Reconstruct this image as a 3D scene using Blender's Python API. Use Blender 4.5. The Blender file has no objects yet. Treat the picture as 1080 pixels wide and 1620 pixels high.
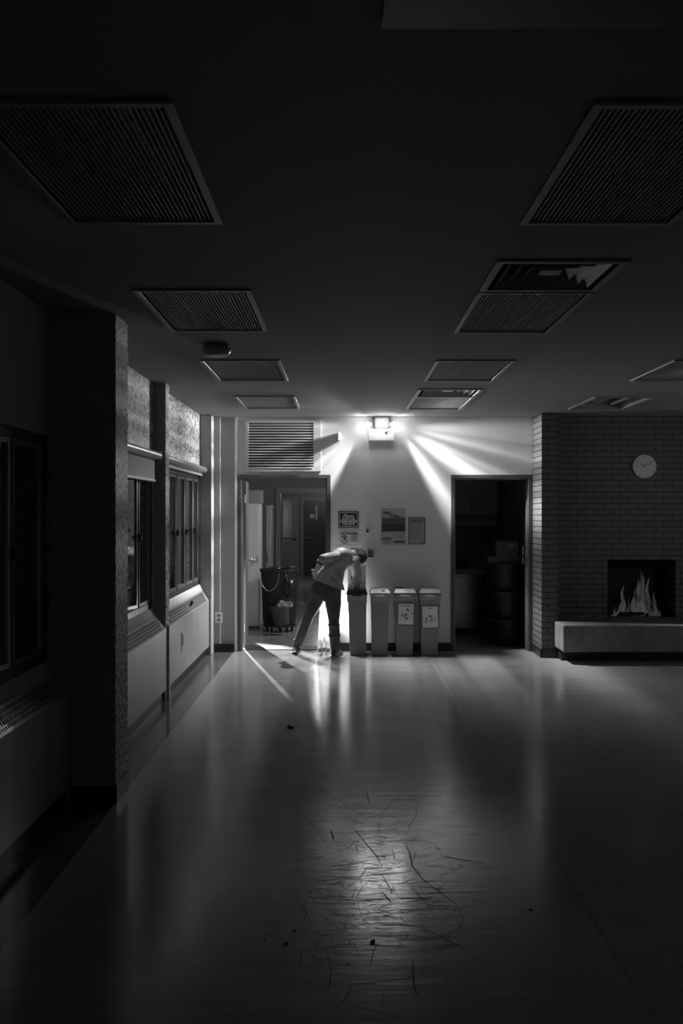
import bpy, bmesh, math, random
from mathutils import Vector, Matrix

# ------------------------------------------------------------------ camera, world, exposure
scn = bpy.context.scene
col = scn.collection
F = 1560.0; CX, CY = 542.0, 810.0; CAMZ = 1.66
cam_d = bpy.data.cameras.new('camera')
cam = bpy.data.objects.new('camera', cam_d); col.objects.link(cam)
cam_d.sensor_fit = 'VERTICAL'; cam_d.sensor_height = 36.0
cam_d.lens = 36.0 * F / 1620.0
cam_d.shift_x = -(CX - 540.0) / 1620.0
cam_d.clip_start = 0.05; cam_d.clip_end = 100
cam.location = (0, 0, CAMZ); cam.rotation_euler = (math.pi / 2, 0, 0)
scn.camera = cam
vs = scn.view_settings
vs.view_transform = 'Standard'; vs.look = 'None'; vs.gamma = 1.0; vs.use_curve_mapping = False
vs.exposure = 0.0
scn.cycles.use_denoising = True
scn.cycles.sample_clamp_indirect = 3.0
scn.cycles.max_bounces = 8
scn.cycles.diffuse_bounces = 5

world = bpy.data.worlds.new('world'); scn.world = world
world.use_nodes = True
world.node_tree.nodes['Background'].inputs[0].default_value = (0.9, 1.0, 0.97, 1)
world.node_tree.nodes['Background'].inputs[1].default_value = 0.002

def sub(a, b): return (a[0]-b[0], a[1]-b[1], a[2]-b[2])
def point(name, loc, power, radius=0.05, color=(1, 1, 1)):
    l = bpy.data.lights.new(name, 'POINT'); l.energy = power; l.shadow_soft_size = radius; l.color = color
    o = bpy.data.objects.new(name, l); col.objects.link(o); o.location = loc
    return o
def area(name, loc, target, power, sx, sy):
    l = bpy.data.lights.new(name, 'AREA'); l.energy = power; l.shape = 'RECTANGLE'; l.size = sx; l.size_y = sy
    o = bpy.data.objects.new(name, l); col.objects.link(o); o.location = loc
    o.rotation_euler = (Vector(target) - Vector(loc)).to_track_quat('-Z', 'Y').to_euler()
    return o
FORWARD = 0.04
def spot(name, loc, direction, power, angle, blend, radius, streak_seed=None):
    l = bpy.data.lights.new(name, 'SPOT'); l.energy = power; l.spot_size = math.radians(angle)
    l.spot_blend = blend; l.shadow_soft_size = radius
    o = bpy.data.objects.new(name, l); col.objects.link(o); o.location = loc
    o.rotation_euler = Vector(direction).to_track_quat('-Z', 'Y').to_euler()
    if streak_seed is not None:      # reflector of the lamp head: rays, sharp lower cut-off towards the wall
        sgn = 1.0 if direction[0] > 0 else -1.0
        l.use_nodes = True
        nt = l.node_tree; em = nt.nodes['Emission']
        def lk(sock, w):
            if isinstance(w, (int, float)): sock.default_value = w
            else: nt.links.new(w, sock)
        def mt(op, a, b=None):
            q = nt.nodes.new('ShaderNodeMath'); q.operation = op; lk(q.inputs[0], a)
            if b is not None: lk(q.inputs[1], b)
            return q.outputs[0]
        def ss(v, a, b, c, d):
            r = nt.nodes.new('ShaderNodeMapRange'); r.interpolation_type = 'SMOOTHSTEP'
            for i, w in enumerate((v, a, b, c, d)): lk(r.inputs[i], w)
            return r.outputs[0]
        g = nt.nodes.new('ShaderNodeNewGeometry')
        sp = nt.nodes.new('ShaderNodeSeparateXYZ'); nt.links.new(g.outputs['Incoming'], sp.inputs[0])
        x, y, z = mt('MULTIPLY', sp.outputs['X'], sgn), sp.outputs['Y'], sp.outputs['Z']
        ang = mt('ARCTAN2', z, x)
        n = nt.nodes.new('ShaderNodeTexNoise'); n.noise_dimensions = '1D'
        n.inputs['Scale'].default_value = 4.2; n.inputs['Detail'].default_value = 3
        nt.links.new(mt('ADD', ang, streak_seed), n.inputs['W'])
        rays = ss(n.outputs[0], 0.38, 0.66, 0.45, 2.2)
        edge = mt('MULTIPLY', ss(ang, math.radians(-66), math.radians(-60), 0.0, 1.6), ss(ang, math.radians(-58), math.radians(-42), 1.0, 0.0))
        rays = mt('ADD', rays, edge)
        back = mt('POWER', mt('SUBTRACT', 1.0, mt('MAXIMUM', y, 0.0)), 6.0)
        cut = ss(ang, math.radians(-66), math.radians(-60), 0.0, 1.0)
        cut2 = ss(ang, math.radians(38), math.radians(75), 1.0, 0.0)
        wallside = ss(y, -0.25, 0.0, 0.0, 1.0)
        cc = mt('MULTIPLY', cut, cut2)
        lim = mt('ADD', mt('MULTIPLY', cc, wallside), mt('SUBTRACT', 1.0, wallside))
        up = ss(z, -0.06, 0.14, 1.0, 0.02)
        fwd = mt('MULTIPLY', ss(y, -0.95, -0.30, FORWARD, 1.0), ss(z, -0.5, -0.12, 1.5, 1.0))
        fwd = mt('ADD', fwd, mt('MULTIPLY', ss(x, 0.08, 0.26, 0.0, 1.1), mt('MULTIPLY', ss(z, -0.34, -0.16, 0.0, 1.0), ss(y, -0.8, -0.6, 1.0, 0.0))))
        if sgn > 0: fwd = mt('MULTIPLY', fwd, mt('ADD', 1.0, mt('MULTIPLY', ss(x, 0.70, 0.85, 0.0, 0.9), ss(z, -0.25, -0.12, 1.0, 0.0))))
        v = mt('MULTIPLY', mt('MULTIPLY', rays, back), mt('MULTIPLY', lim, mt('MULTIPLY', up, fwd)))
        nt.links.new(v, em.inputs['Strength'])
    return o
# twin heads of the emergency light, the only lamp burning in the hall
spot('emergency_beam_left', (0.262, 11.60, 2.69), (-1.0, -0.55, -0.3), 215, 176, 0.3, 0.03, 2.3)
spot('emergency_beam_right', (0.648, 11.60, 2.69), (1.0, -0.55, -0.3), 175, 176, 0.3, 0.03, 7.1)
point('emergency_glow', (0.455, 11.44, 2.66), 2.4, 0.05)
# small work light on the floor behind the person's legs
point('work_light_bulb', (-0.09, 11.58, 0.42), 17.0, 0.04)
# lamps beyond the left doorway
point('back_room_lamp', (0.7, 13.2, 2.3), 100, 0.12)
spot('back_room_side_lamp', (-1.95, 15.2, 1.95), (0.745, -3.22, -1.6), 3500, 20, 0.3, 0.02)
point('far_corridor_fill', (-0.45, 22.5, 2.3), 30, 0.15)  # unseen light added to brighten the corridor
point('kitchen_fill', (1.5, 12.6, 2.3), 0.8, 0.08)  # added fill in the kitchen, lifts the dark cupboards and range
# unseen fill light added at right to lift brick wall, bins and shirt
spot('hall_side_fill', (4.9, 7.2, 2.3), (-0.7, 1.0, -0.35), 36, 120, 1.0, 0.25)

# weak fill panel added behind the camera for faces turned towards it
area('rear_fill', (1.5, -2.7, 1.0), (1.0, 11.0, 0.9), 0.5, 3.0, 1.8).data.spread = math.radians(75)

# ------------------------------------------------------------------ helpers
class MB:
    def __init__(s, off=(0, 0, 0)):
        s.v = []; s.f = []; s.m = []; s.off = Vector(off); s.cur = 0
    def add(s, vs_, fs_):
        b = len(s.v)
        s.v += [Vector(p) - s.off for p in vs_]
        s.f += [tuple(b + i for i in f) for f in fs_]
        s.m += [s.cur] * len(fs_)
        return s
    def box(s, x0, x1, y0, y1, z0, z1, M=None):
        p = [(x, y, z) for z in (z0, z1) for y in (y0, y1) for x in (x0, x1)]
        if M: p = [M @ Vector(q) for q in p]
        return s.add(p, [(0, 2, 3, 1), (4, 5, 7, 6), (0, 1, 5, 4), (2, 6, 7, 3), (0, 4, 6, 2), (1, 3, 7, 5)])
    def tube(s, p0, p1, r0, r1=None, n=12, cap=True):
        r1 = r0 if r1 is None else r1
        p0 = Vector(p0); p1 = Vector(p1); d = (p1 - p0).normalized()
        a = d.orthogonal().normalized(); b = d.cross(a)
        vs_ = []
        for p, r in ((p0, r0), (p1, r1)):
            for k in range(n):
                t = 2 * math.pi * k / n
                vs_.append(p + (a * math.cos(t) + b * math.sin(t)) * r)
        fs_ = [(k, (k + 1) % n, n + (k + 1) % n, n + k) for k in range(n)]
        if cap: fs_ += [tuple(range(n - 1, -1, -1)), tuple(range(n, 2 * n))]
        return s.add(vs_, fs_)
    def path(s, pts, r, n=8):
        for a, b in zip(pts[:-1], pts[1:]): s.tube(a, b, r, r, n)
        for q in pts[1:-1]: s.ball(q, r, 8, 5)
        return s
    def ball(s, c, r, n=14, m=9, M=None):
        if not hasattr(r, '__len__'): r = (r, r, r)
        c = Vector(c); vs_ = [Vector((0, 0, -1))]
        for i in range(1, m):
            ph = -math.pi / 2 + math.pi * i / m
            for k in range(n):
                t = 2 * math.pi * k / n
                vs_.append(Vector((math.cos(ph) * math.cos(t), math.cos(ph) * math.sin(t), math.sin(ph))))
        vs_.append(Vector((0, 0, 1)))
        out = []
        for q in vs_:
            q = Vector((q.x * r[0], q.y * r[1], q.z * r[2]))
            if M: q = M @ q
            out.append(c + q)
        fs_ = [(0, 1 + (k + 1) % n, 1 + k) for k in range(n)]
        for i in range(m - 2):
            b = 1 + i * n
            fs_ += [(b + k, b + (k + 1) % n, b + n + (k + 1) % n, b + n + k) for k in range(n)]
        b = 1 + (m - 2) * n; t = len(out) - 1
        fs_ += [(b + k, b + (k + 1) % n, t) for k in range(n)]
        return s.add(out, fs_)
    def lathe(s, prof, c=(0, 0, 0), n=32):
        c = Vector(c); vs_ = []; fs_ = []
        for r, z in prof:
            for k in range(n):
                t = 2 * math.pi * k / n
                vs_.append(c + Vector((r * math.cos(t), r * math.sin(t), z)))
        for i in range(len(prof) - 1):
            fs_ += [(i * n + k, i * n + (k + 1) % n, (i + 1) * n + (k + 1) % n, (i + 1) * n + k) for k in range(n)]
        fs_ += [tuple(range(n - 1, -1, -1)), tuple((len(prof) - 1) * n + k for k in range(n))]
        return s.add(vs_, fs_)
    def prism(s, poly, axis, a, b):      # poly: 2-D outline in the two other axes
        def P(u, v, w):
            return {'x': (w, u, v), 'y': (u, w, v), 'z': (u, v, w)}[axis]
        n = len(poly)
        vs_ = [P(u, v, a) for u, v in poly] + [P(u, v, b) for u, v in poly]
        fs_ = [tuple(range(n)), tuple(range(2 * n - 1, n - 1, -1))]
        fs_ += [(k, n + k, n + (k + 1) % n, (k + 1) % n) for k in range(n)]
        return s.add(vs_, fs_)
    def loft(s, secs, n=20):             # secs: (centre, half-width vector, half-depth vector)
        vs_ = []; fs_ = []
        for c, u, v in secs:
            c = Vector(c); u = Vector(u); v = Vector(v)
            for k in range(n):
                t = 2 * math.pi * k / n
                ct, st = math.cos(t), math.sin(t)
                vs_.append(c + u * (abs(ct) ** .85 * (1 if ct > 0 else -1)) + v * (abs(st) ** .85 * (1 if st > 0 else -1)))
        for i in range(len(secs) - 1):
            fs_ += [(i * n + k, i * n + (k + 1) % n, (i + 1) * n + (k + 1) % n, (i + 1) * n + k) for k in range(n)]
        fs_ += [tuple(range(n - 1, -1, -1)), tuple((len(secs) - 1) * n + k for k in range(n))]
        return s.add(vs_, fs_)
    def frustum4(s, x0, x1, y0, y1, z0, x2, x3, y2, y3, z1):
        p = [(x0, y0, z0), (x1, y0, z0), (x1, y1, z0), (x0, y1, z0), (x2, y2, z1), (x3, y2, z1), (x3, y3, z1), (x2, y3, z1)]
        return s.add(p, [(3, 2, 1, 0), (4, 5, 6, 7), (0, 1, 5, 4), (1, 2, 6, 5), (2, 3, 7, 6), (3, 0, 4, 7)])
    def build(s, name, mat, parent=None, bevel=0, smooth=False, remesh=0, sm_iter=0, sub=0):
        me = bpy.data.meshes.new(name)
        me.from_pydata([tuple(p) for p in s.v], [], s.f)
        mats = mat if isinstance(mat, (list, tuple)) else [mat]
        for m in mats: me.materials.append(m)
        bm = bmesh.new(); bm.from_mesh(me)
        for i, f in enumerate(bm.faces): f.material_index = s.m[i]
        bmesh.ops.recalc_face_normals(bm, faces=bm.faces)
        if bevel:
            ed = [e for e in bm.edges if len(e.link_faces) == 2 and e.calc_face_angle(0) > 0.6]
            bmesh.ops.bevel(bm, geom=ed, offset=bevel, segments=2, affect='EDGES', profile=0.5)
        if smooth:
            for f in bm.faces: f.smooth = True
        bm.to_mesh(me); bm.free()
        if smooth:
            try: me.set_sharp_from_angle(angle=math.radians(50))
            except Exception: pass
        o = bpy.data.objects.new(name, me); col.objects.link(o)
        if remesh:
            md = o.modifiers.new('r', 'REMESH'); md.mode = 'VOXEL'; md.voxel_size = remesh; md.use_smooth_shade = True
            if sm_iter:
                m2 = o.modifiers.new('s', 'SMOOTH'); m2.factor = 0.5; m2.iterations = sm_iter
            dg = bpy.context.evaluated_depsgraph_get()
            nm = bpy.data.meshes.new_from_object(o.evaluated_get(dg))
            o.modifiers.clear(); o.data = nm
            for p in nm.polygons: p.use_smooth = True
            if not nm.materials: nm.materials.append(mats[0])
        if parent: o.parent = parent
        return o

def tag(o, label=None, cat=None, group=None, kind=None):
    if label: o['label'] = label
    if cat: o['category'] = cat
    if group: o['group'] = group
    if kind: o['kind'] = kind
    return o
def thing(name, label, cat, loc=(0, 0, 0), rz=0.0, group=None):
    o = bpy.data.objects.new(name, None); col.objects.link(o)
    o.empty_display_size = 0.05
    o.location = loc; o.rotation_euler = (0, 0, rz)
    return tag(o, label, cat, group)
def children(o): return [c for c in bpy.data.objects if c.parent == o]
def dup(o, parent=None):
    kids = children(o)
    c = o.copy(); col.objects.link(c); c.parent = parent
    for k in kids: dup(k, c)
    return c
def X(px, y): return (px - CX) * y / F           # photo measurements at a known depth
def Z(py, y): return CAMZ - (py - CY) * y / F
def at(px, py, y): return Vector((X(px, y), y, Z(py, y)))
def text(body, size, mat, name, parent, loc, align='CENTER', shear=0.0, offset=0.0, sx=1.0, rot=(math.pi/2, 0, 0)):
    cu = bpy.data.curves.new(name, 'FONT'); cu.body = body; cu.size = size; cu.align_x = align
    cu.extrude = 0.0004; cu.shear = shear; cu.offset = offset; cu.resolution_u = 3
    t = bpy.data.objects.new(name, cu); col.objects.link(t)
    dg = bpy.context.evaluated_depsgraph_get(); dg.update()
    me = bpy.data.meshes.new_from_object(t.evaluated_get(dg))
    bpy.data.objects.remove(t); me.materials.clear(); me.materials.append(mat)
    for v in me.vertices: v.co.x *= sx
    o = bpy.data.objects.new(name, me); col.objects.link(o)
    o.parent = parent; o.location = loc; o.rotation_euler = rot
    return o

# ------------------------------------------------------------------ materials
def grey(v): return (v, v * 1.02, v * 1.005, 1)
def mat(name, v, rough=0.6, metal=0.0, nscale=0, namt=0.0, bump=0.0, spec=0.5, stretch=(1, 1, 1), coat=0.0):
    m = bpy.data.materials.new(name); m.use_nodes = True
    nt = m.node_tree; b = nt.nodes['Principled BSDF']
    b.inputs['Base Color'].default_value = grey(v); b.inputs['Roughness'].default_value = rough
    b.inputs['Metallic'].default_value = metal; b.inputs['Specular IOR Level'].default_value = spec
    b.inputs['Coat Weight'].default_value = coat
    if nscale:
        tc = nt.nodes.new('ShaderNodeTexCoord'); mp = nt.nodes.new('ShaderNodeMapping')
        mp.inputs['Scale'].default_value = stretch
        nt.links.new(tc.outputs['Object'], mp.inputs[0])
        n = nt.nodes.new('ShaderNodeTexNoise'); n.inputs['Scale'].default_value = nscale
        n.inputs['Detail'].default_value = 5
        nt.links.new(mp.outputs[0], n.inputs['Vector'])
        r = nt.nodes.new('ShaderNodeMapRange')
        r.inputs[1].default_value = 0.3; r.inputs[2].default_value = 0.7
        r.inputs[3].default_value = max(0, v * (1 - namt)); r.inputs[4].default_value = v * (1 + namt)
        nt.links.new(n.outputs[0], r.inputs[0])
        nt.links.new(r.outputs[0], b.inputs['Base Color'])
        if bump:
            bp = nt.nodes.new('ShaderNodeBump'); bp.inputs['Strength'].default_value = bump
            bp.inputs['Distance'].default_value = 0.01
            nt.links.new(n.outputs[0], bp.inputs['Height']); nt.links.new(bp.outputs[0], b.inputs['Normal'])
    return m
def emis(name, strength):
    m = bpy.data.materials.new(name); m.use_nodes = True
    nt = m.node_tree; b = nt.nodes['Principled BSDF']
    b.inputs['Base Color'].default_value = grey(0.8)
    b.inputs['Emission Color'].default_value = (1, 1, 1, 1); b.inputs['Emission Strength'].default_value = strength
    return m
def glassmat(name, v=1.0, rough=0.0):
    m = bpy.data.materials.new(name); m.use_nodes = True
    b = m.node_tree.nodes['Principled BSDF']
    b.inputs['Base Color'].default_value = grey(v); b.inputs['Transmission Weight'].default_value = 1.0
    b.inputs['Roughness'].default_value = rough; b.inputs['IOR'].default_value = 2.0 if name == 'window_glass' else 1.5
    return m

M = {}
M['wall'] = mat('painted_wall', 0.68, 0.55, 0, 3, 0.04, 0.05)
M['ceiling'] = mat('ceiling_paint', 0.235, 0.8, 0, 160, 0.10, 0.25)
M['concrete'] = mat('painted_concrete', 0.36, 0.7, 0, 7, 0.12, 0.3)
M['trim_light'] = mat('pale_trim_paint', 0.72, 0.4)
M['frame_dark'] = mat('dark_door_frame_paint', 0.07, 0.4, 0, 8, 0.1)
M['frame_grey'] = mat('grey_frame_paint', 0.22, 0.4)
M['black'] = mat('black_rubber', 0.012, 0.5)
M['base'] = mat('black_baseboard_vinyl', 0.012, 0.35)
M['window_frame'] = mat('bronze_window_frame', 0.05, 0.35, 0.3)
M['sash'] = mat('worn_aluminium_sash', 0.22, 0.3, 0.5)
M['heater'] = mat('heater_enamel', 0.30, 0.38, 0.1, 2.5, 0.08, 0.03, stretch=(1, 2, 0.4))
M['heater_grille'] = mat('heater_grille_metal', 0.22, 0.4, 0.3)
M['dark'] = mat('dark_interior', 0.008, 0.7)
M['hearth'] = mat('weathered_hearth_concrete', 0.13, 0.7, 0, 9, 0.2, 0.3)
M['louvre'] = mat('louvre_enamel', 0.60, 0.45)
M['fixture'] = mat('fixture_enamel', 0.25, 0.4)
M['slat'] = mat('fixture_slat_metal', 0.42, 0.4, 0.2)
M['housing'] = mat('fixture_housing', 0.035, 0.6)
M['blind'] = mat('blind_fabric', 0.42, 0.8, 0, 12, 0.06, 0.05, stretch=(1, 6, 0.3))
M['tube'] = mat('blind_tube_metal', 0.35, 0.35, 0.2)
M['bin'] = mat('grey_bin_plastic', 0.23, 0.42, 0, 30, 0.05, 0.03)
M['lid_light'] = mat('pale_lid_plastic', 0.34, 0.4)
M['lid_grey'] = mat('mid_grey_lid_plastic', 0.16, 0.4)
M['lid_dark'] = mat('dark_lid_plastic', 0.03, 0.4)
M['paper'] = mat('paper', 0.66, 0.6)
M['poster'] = mat('poster_paper', 0.40, 0.6)
M['poster_mid'] = mat('poster_mid_ink', 0.10, 0.6)
M['poster_dark'] = mat('poster_dark_ink', 0.045, 0.6)
M['ink'] = mat('black_ink', 0.012, 0.5)
M['ink_grey'] = mat('grey_ink', 0.13, 0.6)
M['sign_white'] = mat('sign_white_print', 0.6, 0.5)
M['chrome'] = mat('chrome', 0.75, 0.15, 1.0)
M['steel'] = mat('brushed_steel', 0.35, 0.22, 1.0, 6, 0.1, 0.12, stretch=(1, 1, 0.3))
M['cabinet'] = mat('cabinet_enamel', 0.50, 0.35)
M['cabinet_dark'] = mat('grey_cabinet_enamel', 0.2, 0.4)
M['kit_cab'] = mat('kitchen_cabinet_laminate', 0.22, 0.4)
M['door_dark'] = mat('dark_door_paint', 0.05, 0.35)
M['tub'] = mat('black_tub_plastic', 0.010, 0.5)
M['barrel'] = mat('black_barrel_plastic', 0.022, 0.45)
M['bag'] = mat('black_bag_film', 0.015, 0.25, 0, 14, 0.3, 0.8)
M['liner'] = mat('translucent_liner_film', 0.34, 0.3, 0, 25, 0.25, 0.6)
M['bucket'] = mat('grey_bucket_plastic', 0.10, 0.35)
M['cloth'] = mat('cleaning_cloth', 0.30, 0.9, 0, 40, 0.1, 0.3)
M['carton'] = mat('carton_board', 0.10, 0.8)
M['white_panel'] = mat('white_sign_plastic', 0.75, 0.45)
M['skin'] = mat('skin', 0.30, 0.5, 0, 60, 0.05, 0.05)
M['hair'] = mat('dark_hair', 0.012, 0.5, 0, 80, 0.5, 0.8, stretch=(1, 1, 4))
M['shirt'] = mat('grey_long_shirt_cotton', 0.24, 0.85, 0, 7, 0.15, 1.0, stretch=(1.6, 1, 0.8))
M['trousers'] = mat('dark_trouser_denim', 0.05, 0.8, 0, 18, 0.2, 0.5)
M['shoe'] = mat('dark_shoe_leather', 0.04, 0.4)
M['sole'] = mat('pale_shoe_sole', 0.2, 0.6)
M['clock'] = mat('clock_face', 0.72, 0.5)
M['log'] = mat('charred_wood', 0.02, 0.9, 0, 12, 0.5, 0.8)
M['glass'] = glassmat('window_glass')
M['plastic_clear'] = glassmat('clear_bottle_plastic', 0.95, 0.08)
M['bulb'] = emis('lamp_bulb_glow', 60)
M['work_bulb'] = emis('work_bulb_glow', 40)
M['scuff'] = mat('scuff_marks_rubber', 0.012, 0.6)

def aggregate():
    m = bpy.data.materials.new('exposed_aggregate_concrete'); m.use_nodes = True
    nt = m.node_tree; b = nt.nodes['Principled BSDF']; b.inputs['Roughness'].default_value = 0.75
    tc = nt.nodes.new('ShaderNodeTexCoord')
    v = nt.nodes.new('ShaderNodeTexVoronoi'); v.inputs['Scale'].default_value = 95
    n = nt.nodes.new('ShaderNodeTexNoise'); n.inputs['Scale'].default_value = 34; n.inputs['Detail'].default_value = 5
    n.inputs['Roughness'].default_value = 0.75
    for q in (v, n): nt.links.new(tc.outputs['Object'], q.inputs['Vector'])
    r = nt.nodes.new('ShaderNodeMapRange'); r.inputs[1].default_value = 0.43; r.inputs[2].default_value = 0.58
    r.inputs[3].default_value = 0.03; r.inputs[4].default_value = 0.66
    nt.links.new(n.outputs[0], r.inputs[0]); nt.links.new(r.outputs[0], b.inputs['Base Color'])
    ad = nt.nodes.new('ShaderNodeMath'); ad.operation = 'ADD'
    nt.links.new(v.outputs['Distance'], ad.inputs[0]); nt.links.new(n.outputs[0], ad.inputs[1])
    bp = nt.nodes.new('ShaderNodeBump'); bp.inputs['Strength'].default_value = 0.55; bp.inputs['Distance'].default_value = 0.012
    nt.links.new(ad.outputs[0], bp.inputs['Height']); nt.links.new(bp.outputs[0], b.inputs['Normal'])
    return m
M['aggregate'] = aggregate()

def pitted():      # cast concrete paint with bug holes
    m = bpy.data.materials.new('pitted_concrete'); m.use_nodes = True
    nt = m.node_tree; b = nt.nodes['Principled BSDF']; b.inputs['Roughness'].default_value = 0.7
    tc = nt.nodes.new('ShaderNodeTexCoord')
    v = nt.nodes.new('ShaderNodeTexVoronoi'); v.inputs['Scale'].default_value = 9; v.inputs['Randomness'].default_value = 1.0
    n = nt.nodes.new('ShaderNodeTexNoise'); n.inputs['Scale'].default_value = 3; n.inputs['Detail'].default_value = 5
    for q in (v, n): nt.links.new(tc.outputs['Object'], q.inputs['Vector'])
    lt = nt.nodes.new('ShaderNodeMapRange'); lt.inputs[1].default_value = 0.05; lt.inputs[2].default_value = 0.08
    lt.inputs[3].default_value = 0.25; lt.inputs[4].default_value = 1.0
    nt.links.new(v.outputs['Distance'], lt.inputs[0])
    r = nt.nodes.new('ShaderNodeMapRange'); r.inputs[3].default_value = 0.30; r.inputs[4].default_value = 0.42
    nt.links.new(n.outputs[0], r.inputs[0])
    mu = nt.nodes.new('ShaderNodeMath'); mu.operation = 'MULTIPLY'
    nt.links.new(lt.outputs[0], mu.inputs[0]); nt.links.new(r.outputs[0], mu.inputs[1])
    nt.links.new(mu.outputs[0], b.inputs['Base Color'])
    bp = nt.nodes.new('ShaderNodeBump'); bp.inputs['Strength'].default_value = 0.3; bp.inputs['Distance'].default_value = 0.01
    nt.links.new(lt.outputs[0], bp.inputs['Height']); nt.links.new(bp.outputs[0], b.inputs['Normal'])
    return m
M['pitted'] = pitted()

def brick(name, side, v=0.09):
    m = bpy.data.materials.new(name); m.use_nodes = True
    nt = m.node_tree; b = nt.nodes['Principled BSDF']; b.inputs['Roughness'].default_value = 0.5
    tc = nt.nodes.new('ShaderNodeTexCoord'); sp = nt.nodes.new('ShaderNodeSeparateXYZ'); cb = nt.nodes.new('ShaderNodeCombineXYZ')
    nt.links.new(tc.outputs['Object'], sp.inputs[0])
    nt.links.new(sp.outputs['Y' if side else 'X'], cb.inputs[0]); nt.links.new(sp.outputs['Z'], cb.inputs[1])
    br = nt.nodes.new('ShaderNodeTexBrick')
    nt.links.new(cb.outputs[0], br.inputs['Vector'])
    br.inputs['Scale'].default_value = 1.0; br.inputs['Brick Width'].default_value = 0.203
    br.inputs['Row Height'].default_value = 0.0677; br.inputs['Mortar Size'].default_value = 0.006
    br.inputs['Mortar Smooth'].default_value = 0.2; br.offset = 0.5
    br.inputs['Color1'].default_value = grey(v); br.inputs['Color2'].default_value = grey(v * 0.86)
    br.inputs['Mortar'].default_value = grey(v * 0.16)
    n = nt.nodes.new('ShaderNodeTexNoise'); n.inputs['Scale'].default_value = 60
    nt.links.new(tc.outputs['Object'], n.inputs['Vector'])
    nt.links.new(br.outputs['Color'], b.inputs['Base Color'])
    mu = nt.nodes.new('ShaderNodeMath'); mu.operation = 'MULTIPLY_ADD'; mu.inputs[1].default_value = -1.0
    nt.links.new(br.outputs['Fac'], mu.inputs[0])
    m2 = nt.nodes.new('ShaderNodeMath'); m2.operation = 'MULTIPLY'; m2.inputs[1].default_value = 0.12
    nt.links.new(n.outputs[0], m2.inputs[0]); nt.links.new(m2.outputs[0], mu.inputs[2])
    bp = nt.nodes.new('ShaderNodeBump'); bp.inputs['Strength'].default_value = 0.9; bp.inputs['Distance'].default_value = 0.012
    nt.links.new(mu.outputs[0], bp.inputs['Height']); nt.links.new(bp.outputs[0], b.inputs['Normal'])
    return m
M['brick'] = brick('painted_brick_front', False)
M['brick_side'] = brick('painted_brick_return', True)

def floormat():
    m = bpy.data.materials.new('polished_linoleum'); m.use_nodes = True
    nt = m.node_tree; b = nt.nodes['Principled BSDF']
    tc = nt.nodes.new('ShaderNodeTexCoord')
    def noise(scale, sc, det=6, rg=0.6):
        mp = nt.nodes.new('ShaderNodeMapping'); mp.inputs['Scale'].default_value = sc
        nt.links.new(tc.outputs['Object'], mp.inputs[0])
        n = nt.nodes.new('ShaderNodeTexNoise'); n.inputs['Scale'].default_value = scale
        n.inputs['Detail'].default_value = det; n.inputs['Roughness'].default_value = rg
        nt.links.new(mp.outputs[0], n.inputs['Vector']); return n
    def rng(n, a, b_, c, d):
        r = nt.nodes.new('ShaderNodeMapRange')
        for i, q in enumerate((a, b_, c, d)): r.inputs[i + 1].default_value = q
        nt.links.new(n, r.inputs[0]); return r.outputs[0]
    def math_(op, a, b_):
        q = nt.nodes.new('ShaderNodeMath'); q.operation = op
        for i, w in enumerate((a, b_)):
            if isinstance(w, (int, float)): q.inputs[i].default_value = w
            else: nt.links.new(w, q.inputs[i])
        return q.outputs[0]
    cloud = noise(1.1, (1, 1, 1)); smear = noise(1.6, (1.5, 14, 1)); fine = noise(40, (1, 1, 1))
    c1 = rng(cloud.outputs[0], 0.3, 0.7, 0.25, 0.32)
    c2 = math_('MULTIPLY', c1, rng(fine.outputs[0], 0.3, 0.7, 0.88, 1.1))
    c3 = math_('MULTIPLY', c2, rng(smear.outputs[0], 0.35, 0.65, 0.9, 1.08))
    sp = nt.nodes.new('ShaderNodeSeparateXYZ'); nt.links.new(tc.outputs['Object'], sp.inputs[0])
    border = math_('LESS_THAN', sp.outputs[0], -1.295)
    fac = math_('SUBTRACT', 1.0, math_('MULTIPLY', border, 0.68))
    # welded sheet seam
    seam = math_('LESS_THAN', math_('ABSOLUTE', math_('SUBTRACT', sp.outputs[0], 1.02), 0), 0.004)
    fac = math_('MULTIPLY', fac, math_('SUBTRACT', 1.0, math_('MULTIPLY', seam, 0.35)))
    nt.links.new(math_('MULTIPLY', c3, fac), b.inputs['Base Color'])
    r1 = rng(smear.outputs[0], 0.3, 0.7, 0.13, 0.20)
    nt.links.new(r1, b.inputs['Roughness'])
    bp = nt.nodes.new('ShaderNodeBump'); bp.inputs['Strength'].default_value = 0.05; bp.inputs['Distance'].default_value = 0.02
    nt.links.new(noise(5, (1, 3, 1)).outputs[0], bp.inputs['Height']); nt.links.new(bp.outputs[0], b.inputs['Normal'])
    b.inputs['Specular IOR Level'].default_value = 0.38
    return m
M['floor'] = floormat()
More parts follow.
